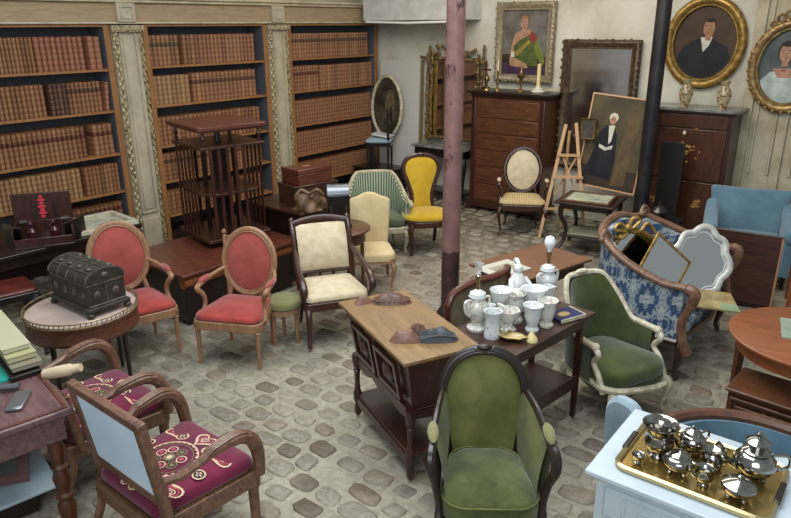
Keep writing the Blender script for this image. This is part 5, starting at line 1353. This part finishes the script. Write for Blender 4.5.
m.ball((0, -.035, .28), .035, .03, .035); m.build('bow_crest', GILT, fr_)
pp = thing('flat_picture', 'brownish unframed picture with green corner lying on the settee seat', 'picture', (-1.16, 5.40, .476), 24)
pp.rotation_euler = (0, R(3), R(24))
MB().box(-.17, .17, -.2, .2, 0, .012).build('card', plain('brown_picture', '#7d6a48', .4, c2='#a3905e', scale=6), pp)
MB().box(.04, .168, -.198, -.06, .012, .0135).build('green_corner', paint('green_patch', '#6d8268', '#8a9a78'), pp)
# dark panel and orange table behind the settee
dp = thing('table_top_panel', 'large dark mahogany panel standing on edge behind the damask settee', 'panel', (-1.27, 6.72, 0), 3)
MB().at(0, 0, 0, rx=R(-4)).box(-.40, .34, -.015, .015, .02, .70).build('board', W['mahogany_flat'], dp, .006)
MB().at(0, 0, 0, rx=R(-4)).box(.325, .343, -.022, .02, .02, .69).build('light_edge', W['light'], dp)
MB().at(0, 0, 0, rx=R(-4)).box(-.42, .36, -.03, .03, .0, .02).build('foot_rail', W['darkwood'], dp)
lt2 = thing('end_table', 'orange-brown wooden end table at the picture edge beyond the dark standing panel', 'table', (-.66, 7.0, 0), 10)
MB().box(-.22, .26, -.24, .24, .54, .565).build('tabletop', W['fruit'], lt2, .004); MB().box(-.18, .22, -.2, .2, .24, .26).build('lower_shelf', W['fruit'], lt2); MB().box(-.18, .22, -.2, .2, .46, .54).build('apron', W['fruit'], lt2)
for x in (-.18, .22):
    for y in (-.2, .2): MB().box(x-.02, x+.02, y-.02, y+.02, 0, .54).build('leg', W['fruit'], lt2)
# ------------------------------------------------------------------ right: round table, nest of tables
rt = thing('round_table', 'round orange-brown wooden table with the nest of small tables below it', 'table', (-.36, 4.54, 0), 0)
MB().lathe([(.47, 0), (.485, .008), (.485, .02), (.475, .026)], 48, (0, 0, .694)).build('tabletop', W['fruit'], rt)
MB().lathe([(.43, .0), (.43, .09)], 44, (0, 0, .604)).build('apron', W['fruit'], rt)
for a in (178, 58, -62): MB().lathe([(.022, 0), (.034, .60)], 4, (.40*cos(R(a)), .40*sin(R(a)), 0)).build('leg', W['walnut_v'], rt)
fl = tag(MB().at(-.36, 4.60, .7205, rz=R(12)).box(-.2, .3, -.16, .16, 0, .01).build('flat_print', plain('greenish_print', '#7f8d7c', .3, c2='#9aa590', scale=5), None), 'greenish unframed print lying on the round table', 'print')
for k, (w, d, z, l) in enumerate(((.50, .36, .46, 'largest table of the wooden nest, topmost'), (.44, .33, .405, 'middle table of the wooden nest, second from above'), (.38, .30, .35, 'smallest table of the wooden nest, lowest'))):
    t = thing('nesting_table', l, 'table', (-.46+.0*k, 4.22-.005*k, 0), -4, 'nest of tables')
    MB().box(-w/2, w/2, -d/2, d/2, z-.02, z).build('tabletop', W['walnut'], t, .008)
    m = MB()
    for s in (-1, 1):
        for y in (-d/2+.04, d/2-.05): MB().box(s*(w/2-.03)-.013, s*(w/2-.03)+.013, y-.013, y+.013, 0, z-.02).build('leg', W['walnut_v'], t)
        MB().box(s*(w/2-.03)-.012, s*(w/2-.03)+.012, -d/2+.05, d/2-.06, .04, .065).build('stretcher', W['walnut_v'], t)
    m = MB().box(-w/2+.045, w/2-.045, -d/2+.03, -d/2+.042, z-.05, z-.021)
    if k == 2:
        for x in (-.07, 0, .07): m.tube([(x+.03*cos(2*pi*q/14), -d/2+.036, z-.085+.03*sin(2*pi*q/14)) for q in range(14)], .008, 6, True)
    m.build('front_rail', W['walnut_v'], t)

# ------------------------------------------------------------------ white commode with the tea tray
CW = plain('bluish_white_paint', '#b6c3c9', .4, c2='#aab6bb', scale=4)
co = thing('white_commode', 'white painted commode carrying the silver tea service', 'commode', (-.26, 2.56, 0), 1)
MB().box(-.60, .60, -.29, .29, .825, .85).build('top', CW, co, .006)
MB().box(-.58, .58, -.27, .28, .805, .825).build('top_moulding', CW, co, .006)
MB().box(-.56, .56, -.25, .27, .12, .805).build('body', CW, co, .005)
for k, (z0, z1) in enumerate(((.645, .785), (.40, .63), (.15, .385))):
    d = MB().box(-.52, .52, -.262, -.25, z0, z1).build('drawer', CW, co, .005)
    m = MB()
    for q in ((-.44, .44, z0+.02, z0+.028), (-.44, .44, z1-.028, z1-.02), (-.44, -.432, z0+.028, z1-.028), (.432, .44, z0+.028, z1-.028)): m.box(q[0], q[1], -.268, -.262, q[2], q[3])
    for x in (-.36, -.30, -.24, .24, .30, .36): m.tube([(x+.02*cos(2*pi*q/14), -.264, (z0+z1)/2+.02*sin(2*pi*q/14)) for q in range(14)], .004, 6, True)
    m.build('drawer_moulding', CW, d)
    MB().ball((0, -.268, (z0+z1)/2), .014, .008, .018, 8, 6).build('keyhole', BRASS, d)
for x in (-.53, .53):
    for y in (-.22, .24): MB().lathe([(.02, 0), (.034, .12)], 10, (x, y, 0)).build('leg', CW, co)
ty = thing('tea_tray', 'gilt mirrored tray with brown handles on the white commode', 'tray', (-.49, 2.545, .851), 1)
GT = plain('gold_tray', '#a58a4c', .2, .85, c2='#c2a566', scale=3)
MB().prism(rect_round(.55, .39, .04, 5), 0, .008).build('tray_base', GT, ty)
m = MB().tube([(x, y, .014) for x, y in dense(rect_round(.56, .40, .045, 6), .05)], .012, 6, True, 1.2); m.build('rim', plain('pale_brass_rim', '#b8a67a', .25, .8), ty)
for s in (-1, 1): MB().box(s*.285-.012, s*.285+.012, -.07, .07, .012, .03).build('handle', W['darkwood'], ty, .005)
SIL = plain('silver', '#a3a099', .13, 1, c2='#7c7a74', scale=26)
ST = .860
def silver(name, label, x, y, prof, cat, rz=0, s=1, handle=None, spout=None, lid=None, feet=True, wob=None, open_=False):
    t = thing(name, label, cat, (x, y, ST), rz); s *= .9; t.scale = (s, s, s)
    MB().lathe(prof, 24, wob=wob or (lambda a, z: .02*cos(12*a))).build('body', SIL, t, ang=60)
    if feet:
        for k in range(4):
            a = pi/4+k*pi/2; MB().ball((.045*cos(a), .045*sin(a), .012), .011, .011, .012, 7, 5).build('foot', SIL, t)
    if handle: MB().tube(spline(handle, 5), .007, 7).build('handle', SIL, t)
    if spout: p = spline(spout, 5); MB().tube(p, rlist([.018, .012, .009, .012], len(p)), 8).build('spout', SIL, t)
    if lid: MB().lathe(lid, 20).build('lid', SIL, t)
    return t
BODY = [(.03, .018), (.055, .03), (.075, .06), (.078, .085), (.06, .11), (.05, .12)]
HND = lambda r: [(r*.8, 0, .11), (r*1.5, 0, .115), (r*1.6, 0, .07), (r*.95, 0, .045)]
silver('silver_teapot', 'largest silver teapot with domed lid and swan spout', -.315, 2.60, BODY, 'teapot', 25, 1.12, HND(.075), [(-.06, 0, .05), (-.105, 0, .075), (-.115, 0, .11), (-.14, 0, .135)], [(.05, .121), (.052, .128), (.03, .14), (.035, .15), (.045, .165), (.03, .178), (.008, .185), (.012, .2), (.003, .21)])
silver('silver_teapot', 'smaller silver teapot at the rear rim of the tray next to the ice bucket', -.555, 2.63, BODY, 'teapot', 60, .8, HND(.075), [(-.06, 0, .05), (-.11, 0, .075), (-.12, 0, .11), (-.14, 0, .125)], [(.05, .121), (.045, .135), (.02, .15), (.01, .155), (.013, .17), (.003, .18)])
silver('ice_bucket', 'silver footed bucket with rippled bowl and wide open rim', -.655, 2.52, [(.04, .0), (.042, .01), (.03, .02), (.055, .045), (.06, .075), (.05, .095), (.056, .13), (.072, .15), (.076, .155), (.068, .152), (.05, .12), (.042, .09)], 'bucket', 0, 1.08, feet=False, wob=lambda a, z: .035*cos(14*a)*(z < .1))
silver('sugar_bowl', 'low round silver sugar bowl with flat domed lid at the front of the tray', -.33, 2.44, [(.03, .018), (.055, .028), (.068, .045), (.07, .06)], 'bowl', 0, .98, lid=[(.073, .061), (.07, .07), (.045, .085), (.02, .092), (.008, .096), (.012, .108), (.003, .115)])
silver('milk_jug', 'silver milk jug standing in the very middle of the tray', -.46, 2.57, [(.028, .018), (.05, .03), (.058, .055), (.048, .08), (.04, .095), (.05, .11), (.045, .108), (.034, .09)], 'jug', -40, .85, HND(.055), None)
silver('cream_jug', 'small silver cream jug at the front of the tray beside the sugar bowl', -.45, 2.43, [(.024, .0), (.026, .01), (.018, .02), (.04, .045), (.042, .07), (.032, .09), (.04, .105), (.036, .103), (.026, .08)], 'jug', 200, .9, HND(.04), None, feet=False)
silver('silver_pot', 'squat silver pot with ribbed body in front of the smaller teapot', -.555, 2.455, [(.03, .018), (.055, .03), (.07, .055), (.068, .08), (.05, .095)], 'pot', 100, .9, HND(.07), None, [(.05, .096), (.04, .108), (.015, .115), (.01, .125), (.003, .133)])
silver('silver_cup', 'tiny silver cup at the tray end under the ice bucket', -.70, 2.42, [(.018, 0), (.02, .006), (.012, .012), (.028, .03), (.032, .05), (.029, .049), (.02, .03)], 'cup', 0, .9, feet=False)
# blue tub chair behind the commode, blue-grey slipper chair
def gondola():
    t = thing('gondola_chair', 'wide tub chair with blue upholstery and carved brown rim behind the white commode', 'armchair', (-.32, 3.18, 0), -4)
    P = arc_path(1.06, .6, .30, -.22, 30, 2.2); n = len(P); tops = [.60+.03*sin(pi*i/(n-1)) for i in range(n)]
    MB().wall(P, [.16]*n, tops, .06).build('shell', F['blue'], t)
    m = MB().tube([(x, y-.02, z+.01) for (x, y), z in zip(P, tops)], .034, 8)
    m.build('carved_rim', W['walnut'], t)
    m = MB(); e = P[n//2]
    for k in range(7): m.tube([(-.12+.04*k+.02*cos(2*pi*q/10), .28, .655+.016*sin(2*pi*q/10)) for q in range(10)], .008, 6, True)
    m.build('pierced_crest', W['walnut'], t)
    MB().pad(dense(rect_round(.86, .44, .12, 5, .7), .05), .2, .38, .03, .04).build('seat', F['blue'], t)
    for s in (-1, 1):
        part_leg(t, leg_turned, W['walnut_v'], s*.44, -.17, .18, .02); part_leg(t, leg_turned, W['walnut_v'], s*.3, .2, .18, .02)
gondola()
sc_ = thing('slipper_chair', 'small chair with rounded blue-grey padded back between commode and green bergere', 'chair', (-.99, 3.30, 0), 165); sc_.scale = (.9, .85, .95)
out = [(q[0], q[1]) for q in spline([(-.10, 0), (.10, 0), (.125, .1), (.13, .22), (.115, .34), (.07, .405), (0, .425), (-.07, .405), (-.115, .34), (-.13, .22), (-.125, .1)], 4, True)]
u = MB(); u.M = Matrix.Translation((0, .08, .30)) @ Matrix.Rotation(R(84), 4, 'X'); u.pad(out, -.06, .03, .02, .05); u.build('backrest', F['bluegrey'], sc_)
MB().pad(dense(rect_round(.26, .24, .06, 4), .04), .22, .32, .02, .03).build('seat', F['bluegrey'], sc_)
for x in (-.09, .09):
    for y in (-.08, .08): MB().lathe([(.012, 0), (.018, .22)], 8, (x, y, 0)).build('leg', W['darkwood'], sc_)

# ------------------------------------------------------------------ lower left: writing desk and the two heart-embroidered armchairs
fd = thing('writing_desk', 'dusty rosewood writing desk with turned legs and frames piled on it', 'desk', (-3.77, .93, 0), -9); fd.scale = (1, 1, 1.05)
MB().box(-.66, .66, -.42, .42, .715, .75).build('top', W['rosewood'], fd, .008)
m = MB(); 
for q in ((-.64, .64, .385, .40), (-.64, .64, -.40, -.385), (.625, .64, -.385, .385), (-.64, -.625, -.385, .385)): m.box(*q, .75, .757)
m.build('raised_edge', W['redwood'], fd, .002)
MB().box(-.62, .62, -.38, .38, .58, .715).build('apron', W['rosewood'], fd, .005)
for x in (-.57, .57):
    for y in (-.33, .33): MB().lathe([(.02, 0), (.035, .03), (.026, .06), (.04, .12), (.046, .2), (.03, .235), (.044, .25), (.044, .265), (.03, .28), (.046, .36), (.03, .41), (.044, .425), (.03, .44), (.04, .52), (.034, .56), (.044, .575), (.044, .59)], 14, (x, y, 0)).build('leg', W['walnut_v'], fd)
PALE = plain('pale_blue_board', '#93a4ae', .5, c2='#a5b4bc', scale=3)
tag(MB().at(-3.82, .98, .20, rz=R(-9), ry=R(4)).box(-.5, .40, -.3, .32, 0, .02).build('pale_board', PALE, None, .004), 'pale blue-grey board lying on the crate under the writing desk', 'board')
cr = thing('low_crate', 'low dark crate under the writing desk carrying the pale board', 'crate', (-3.84, .96, 0), -9)
MB().box(-.34, .30, -.24, .24, 0, .165).build('crate_body', W['darkwood'], cr, .004)
mf = thing('mirror_frame', 'brown framed mirror leaning under the writing desk on the pale board', 'mirror', (-3.62, .98, .40)); mf.rotation_euler = (R(-52), 0, R(60))
MB().box(-.16, .16, -.006, .004, -.13, .13).build('glass', plain('greenish_glass', '#9aa59f', .1, .8), mf); frame_rect(mf, .32, .26, [(0, 0), (0, .014), (.05, .02), (.055, 0)], W['rosewood'])
# things on the desk
DZ = .7575
tag(MB().at(-3.30, 1.09, .788, rz=R(-38)).box(-.10, .08, -.04, .04, .0, .022).build('card_case', plain('pewter', '#8d8d92', .25, .8), None, .008), 'flat pewter card case at the corner of the writing desk', 'case')
tag(MB().at(-3.46, 1.12, .812, rz=R(50)).tube([(-.045, 0, 0), (.045, 0, 0)], .018, 12).build('pewter_tube', plain('dull_pewter', '#77777c', .3, .8), None), 'short pewter tube lying behind the card case on the writing desk', 'tube')
tag(MB().at(-3.68, 1.13, .788, rz=R(-9)).prism(rect_round(.20, .11, .02, 4), 0, .012).build('teal_tile', plain('teal_enamel', '#1f8f83', .3), None), 'teal enamel tile on the writing desk', 'tile')
t = thing('turned_lamp_base', 'dark turned wooden lamp base at the picture edge on the writing desk', 'lamp', (-3.50, .98, .788))
MB().lathe([(.055, 0), (.06, .015), (.04, .03), (.045, .05), (.03, .07), (.045, .1), (.028, .13), (.04, .16), (.022, .2), (.028, .26), (.016, .3)], 18).build('turned_stem', W['ebony'], t); MB().lathe([(.012, .3), (.012, .35), (.018, .352), (.018, .39)], 12).build('socket', BRASS, t)
for k, (z, dx, l, mt) in enumerate(((0, 0, 'dark framed board at the bottom of the pile on the writing desk', W['ebony']), (.03, .0, 'grey-edged album in the pile on the writing desk', plain('album_grey', '#8a8676', .7)), (.062, -.05, 'thick cream-edged album second from the top of the pile', plain('album_cream', '#aba47f', .6, c2='#b7b08e')), (.10, -.1, 'pale album on top of the pile on the writing desk', plain('album_pale', '#b9b39a', .6)))):
    th = (.028, .03, .036, .03)[k]
    t = thing('album' if k else 'framed_board', l, 'album' if k else 'board', (-3.86+.5*dx, 1.285+.02*(k > 0), .7945+z), -9)
    MB().box(-.36, .34-.03*k, -.075, .075-.006*k, 0.002, th-.004).build('pages', mt, t, .003)
    if k: MB().box(-.365, .345-.03*k, -.08, .08-.006*k, th-.004, th).build('cover', plain('album_cover%d' % k, ('', '#77705c', '#9c9670', '#a9a386')[k], .6), t)

WR = W['armwood']; EMB = plain('cream_embroidery', '#c9a88a', .9, c2='#d6bda0', scale=30); EMP = plain('pink_embroidery', '#b3485a', .9); EMG = plain('sage_embroidery', '#6d7350', .9); EMBK = plain('black_embroidery', '#15131a', .9)
def heart(s, cx, cy, rot, n=24):
    out = []
    for k in range(n):
        a = 2*pi*k/n; x = 16*sin(a)**3; y = 13*cos(a)-5*cos(2*a)-2*cos(3*a)-cos(4*a)
        x *= s/16; y *= s/16; out.append((cx+x*cos(rot)-y*sin(rot), cy+x*sin(rot)+y*cos(rot)))
    return out
def empire_chair(H=.615):
    t = thing('empire_armchair', 'reeded walnut armchair with burgundy heart-embroidered seat and pale blue outside back, nearest the viewer', 'armchair', (-2.75, 1.54, 0), 180)
    sh = .36
    MB().at(0, -.025).prism(dense(rect_round(.64, .61, .03, 3, .56)), sh-.09, sh).build('seat_rail', WR, t, .006)
    z1, dm = sh+.075, .03
    o_ = [(x, y-.03) for x, y in dense(rect_round(.60, .57, .05, 4, .53), .04)]
    m = MB().pad(o_, sh, z1, dm, .04)
    def hz(x, y): return z1+dm*(1-min(1, (math.hypot(x/.30, (y+.03)/.285)))**2)+.0015
    def deco(poly, mi, lift=0):
        m.mat(mi); m.add([(x, y, hz(x, y)+.001+lift) for x, y in poly], [tuple(range(len(poly)))])
    def ringd(poly, w, mi, lift=0):
        P = [Vector((x, y)) for x, y in poly]; n = len(P); c = sum(P, Vector((0, 0)))/n; vs = []; fs = []
        for p in P:
            q = p+(c-p).normalized()*w; vs += [(p.x, p.y, hz(p.x, p.y)+.001+lift), (q.x, q.y, hz(q.x, q.y)+.001+lift)]
        for i in range(n): j = (i+1) % n; fs.append((2*i, 2*j, 2*j+1, 2*i+1))
        m.mat(mi); m.add(vs, fs)
    for (cx, cy) in ((-.20, -.18), (.20, -.18), (-.21, .14), (.21, .14), (0, -.215), (0, .2)):
        rot = math.atan2(cy, cx)-pi/2
        ringd(heart(.068, cx, cy, rot), .013, 1); ringd(heart(.046, cx, cy, rot), .007, 2); ringd(heart(.028, cx, cy, rot), .006, 1); ringd(heart(.014, cx, cy, rot), .004, 1)
    ringd(ellipse(.15, .145, 40), .008, 1); ringd(ellipse(.125, .12, 36), .004, 3)
    for k in range(26):
        a = 2*pi*k/26; deco(ellipse(.008, .008, 8, .142*cos(a), .137*sin(a)), 1, .001)
    for k in range(4):
        a = pi/4+k*pi/2; cx, cy = .19*cos(a)*1.0, .175*sin(a)
    for (cx, cy) in ((-.10, -.165), (.12, -.16), (-.22, -.02), (.22, -.02)):
        deco(ellipse(.036, .034, 18, cx, cy), 1, .0012); deco(ellipse(.027, .026, 16, cx, cy), 4, .0018)
        for q in range(4): deco(ellipse(.011, .004, 8, cx+.012*cos(q*pi/2), cy+.012*sin(q*pi/2)), 1, .0024)
    for k in range(7):
        a = 2*pi*k/7; ringd(ellipse(.028, .028, 14, .07*cos(a), .066*sin(a)), .006, (1, 3)[k % 2], .0006); deco(ellipse(.012, .012, 10, .07*cos(a), .066*sin(a)), (2, 3)[k % 2], .0012)
    deco(ellipse(.03, .03, 14), 3, .001); deco(ellipse(.015, .015, 10), 1, .002)
    seat = m.mat(0).build('seat', [F['burg'], EMB, EMP, EMG, EMBK], t, recalc=False)
    m = MB()
    edge = [(x*1.005, y*1.005, sh+.006) for x, y in [(x, y-.03) for x, y in dense(rect_round(.60, .57, .05, 4, .53), .03)]]; studs(m, loop_len(edge, .018), .005); m.build('studs', STUD, seat)
    T = R(-8); M0 = Matrix.Translation((0, .20, sh-.04)) @ Matrix.Rotation(pi/2+T, 4, 'X')
    w = .29
    for s in (-1, 1):
        m = MB(); m.M = M0; m.box(s*w-.028, s*w+.028, 0, H, -.022, .022); m.build('stile', WR, t, .006)
    for (a, b, nm) in ((H-.05, H, 'crest_rail'), (.13, .18, 'lower_rail')):
        m = MB(); m.M = M0; m.box(-w+.028, w-.028, a, b, -.02, .02); m.build(nm, WR, t, .005)
    m = MB(); m.M = M0; m.box(-w+.03, w-.03, .18, H-.05, -.012, -.004); m.build('outside_back', F['paleblue'], t)
    u = MB(); u.M = M0; u.pad(dense(rect_round(.50, .33, .02, 3), .05), 0, .012, .03, .02)
    m = MB(); m.M = M0 @ Matrix.Translation((0, (.18+H-.05)/2, 0)); m.pad(dense(rect_round(2*(w-.03), H-.23, .015, 3), .05), -.002, .016, .03, .02); m.build('backrest', F['burg'], t)
    for s in (-1, 1):
        MB().tube(spline([(s*.265, .24, sh-.05), (s*.27, .27, .18), (s*.275, .36, .012)], 4), .024, 6).build('leg', WR, t)
        MB().lathe([(.03, 0), (.04, .03), (.026, .05), (.03, .24), (.04, .27), (.034, .29)], 10, (s*.285, -.29, 0)).build('leg', WR, t)
        p0 = M0 @ Vector((s*(w+.0), .27, 0))
        p = spline([tuple(p0), (s*.31, .12, .575), (s*.322, -.06, .615), (s*.33, -.18, .625), (s*.332, -.255, .59), (s*.33, -.295, .52), (s*.326, -.31, .44), (s*.315, -.315, sh-.02)], 5)
        m = MB().tube(p, rlist([.022, .022, .026, .034, .038, .036, .034, .034], len(p)), 8, up=(1, 0, 0))
        for d in (-.02, -.007, .007, .02):
            m.tube([(x+d, y-.03*(i/len(p))**2 if z < .63 else y, z+.026*(1 if z > .6 else .2)) for i, (x, y, z) in enumerate(p)][8:22], .006, 5)
        m.build('arm', WR, t)
    return t
empire_chair()
tag(empire_chair(.37), 'low-backed walnut armchair with burgundy heart-embroidered seat half hidden by the writing desk', 'armchair', None, (-3.66, 1.60, 0), 177)
tag(MB().at(-3.40, 1.36, .82, rz=R(38), ry=R(-12)).tube([(-.10, 0, 0), (-.03, 0, 0), (.05, 0, 0), (.065, 0, 0), (.11, 0, 0)], [.026, .032, .032, .024, .022], 14).build('cloth_roll', plain('cream_roll', '#b5a283', .8, c2='#c4b294'), None), 'cream rolled cloth lying across the back of the half hidden heart armchair', 'cloth')

# ------------------------------------------------------------------ daylight, camera
wo = bpy.data.worlds.new('daylight'); SC.world = wo; wo.use_nodes = True
bg = wo.node_tree.nodes['Background']; bg.inputs[0].default_value = (.86, .93, 1, 1); bg.inputs[1].default_value = .42
def area(name, loc, target, sx, sy, e, col):
    l = bpy.data.lights.new(name, 'AREA'); l.shape = 'RECTANGLE'; l.size = sx; l.size_y = sy; l.energy = e; l.color = col
    o = bpy.data.objects.new(name, l); COL.objects.link(o); o.location = loc
    o.rotation_euler = (Vector(target)-Vector(loc)).to_track_quat('-Z', 'Y').to_euler(); return o
area('skylight', (-2.6, 2.6, 4.6), (-2.6, 2.8, 0), 4.2, 3.4, 285, (.93, .97, 1))
area('entrance_daylight', (.9, -1.6, 3.3), (-2.2, 3.4, .6), 3.0, 2.2, 135, (.88, .95, 1))
area('rear_ceiling_lamp', (-3.6, 6.0, 3.8), (-3.6, 7.0, .4), 3.2, 1.4, 100, (1, .89, .73))
ca = bpy.data.cameras.new('camera'); co_ = bpy.data.objects.new('camera', ca); COL.objects.link(co_); SC.camera = co_
ca.sensor_width = 36; ca.lens = 673.5/791*36; ca.clip_start = .05
P_, Y_, Ro = R(19.135), R(39.06), R(-.3725)
f_ = Vector((-sin(Y_)*cos(P_), cos(Y_)*cos(P_), -sin(P_))); r_ = Vector((cos(Y_), sin(Y_), 0)); u_ = r_.cross(f_)
r2 = r_*cos(Ro)+u_*sin(Ro); u2 = u_*cos(Ro)-r_*sin(Ro)
co_.matrix_world = Matrix.Translation((0, 0, 2.55)) @ Matrix((r2, u2, -f_)).transposed().to_4x4()
SC.view_settings.view_transform = 'Standard'; SC.view_settings.look = 'None'; SC.view_settings.exposure = 0; SC.view_settings.gamma = 1
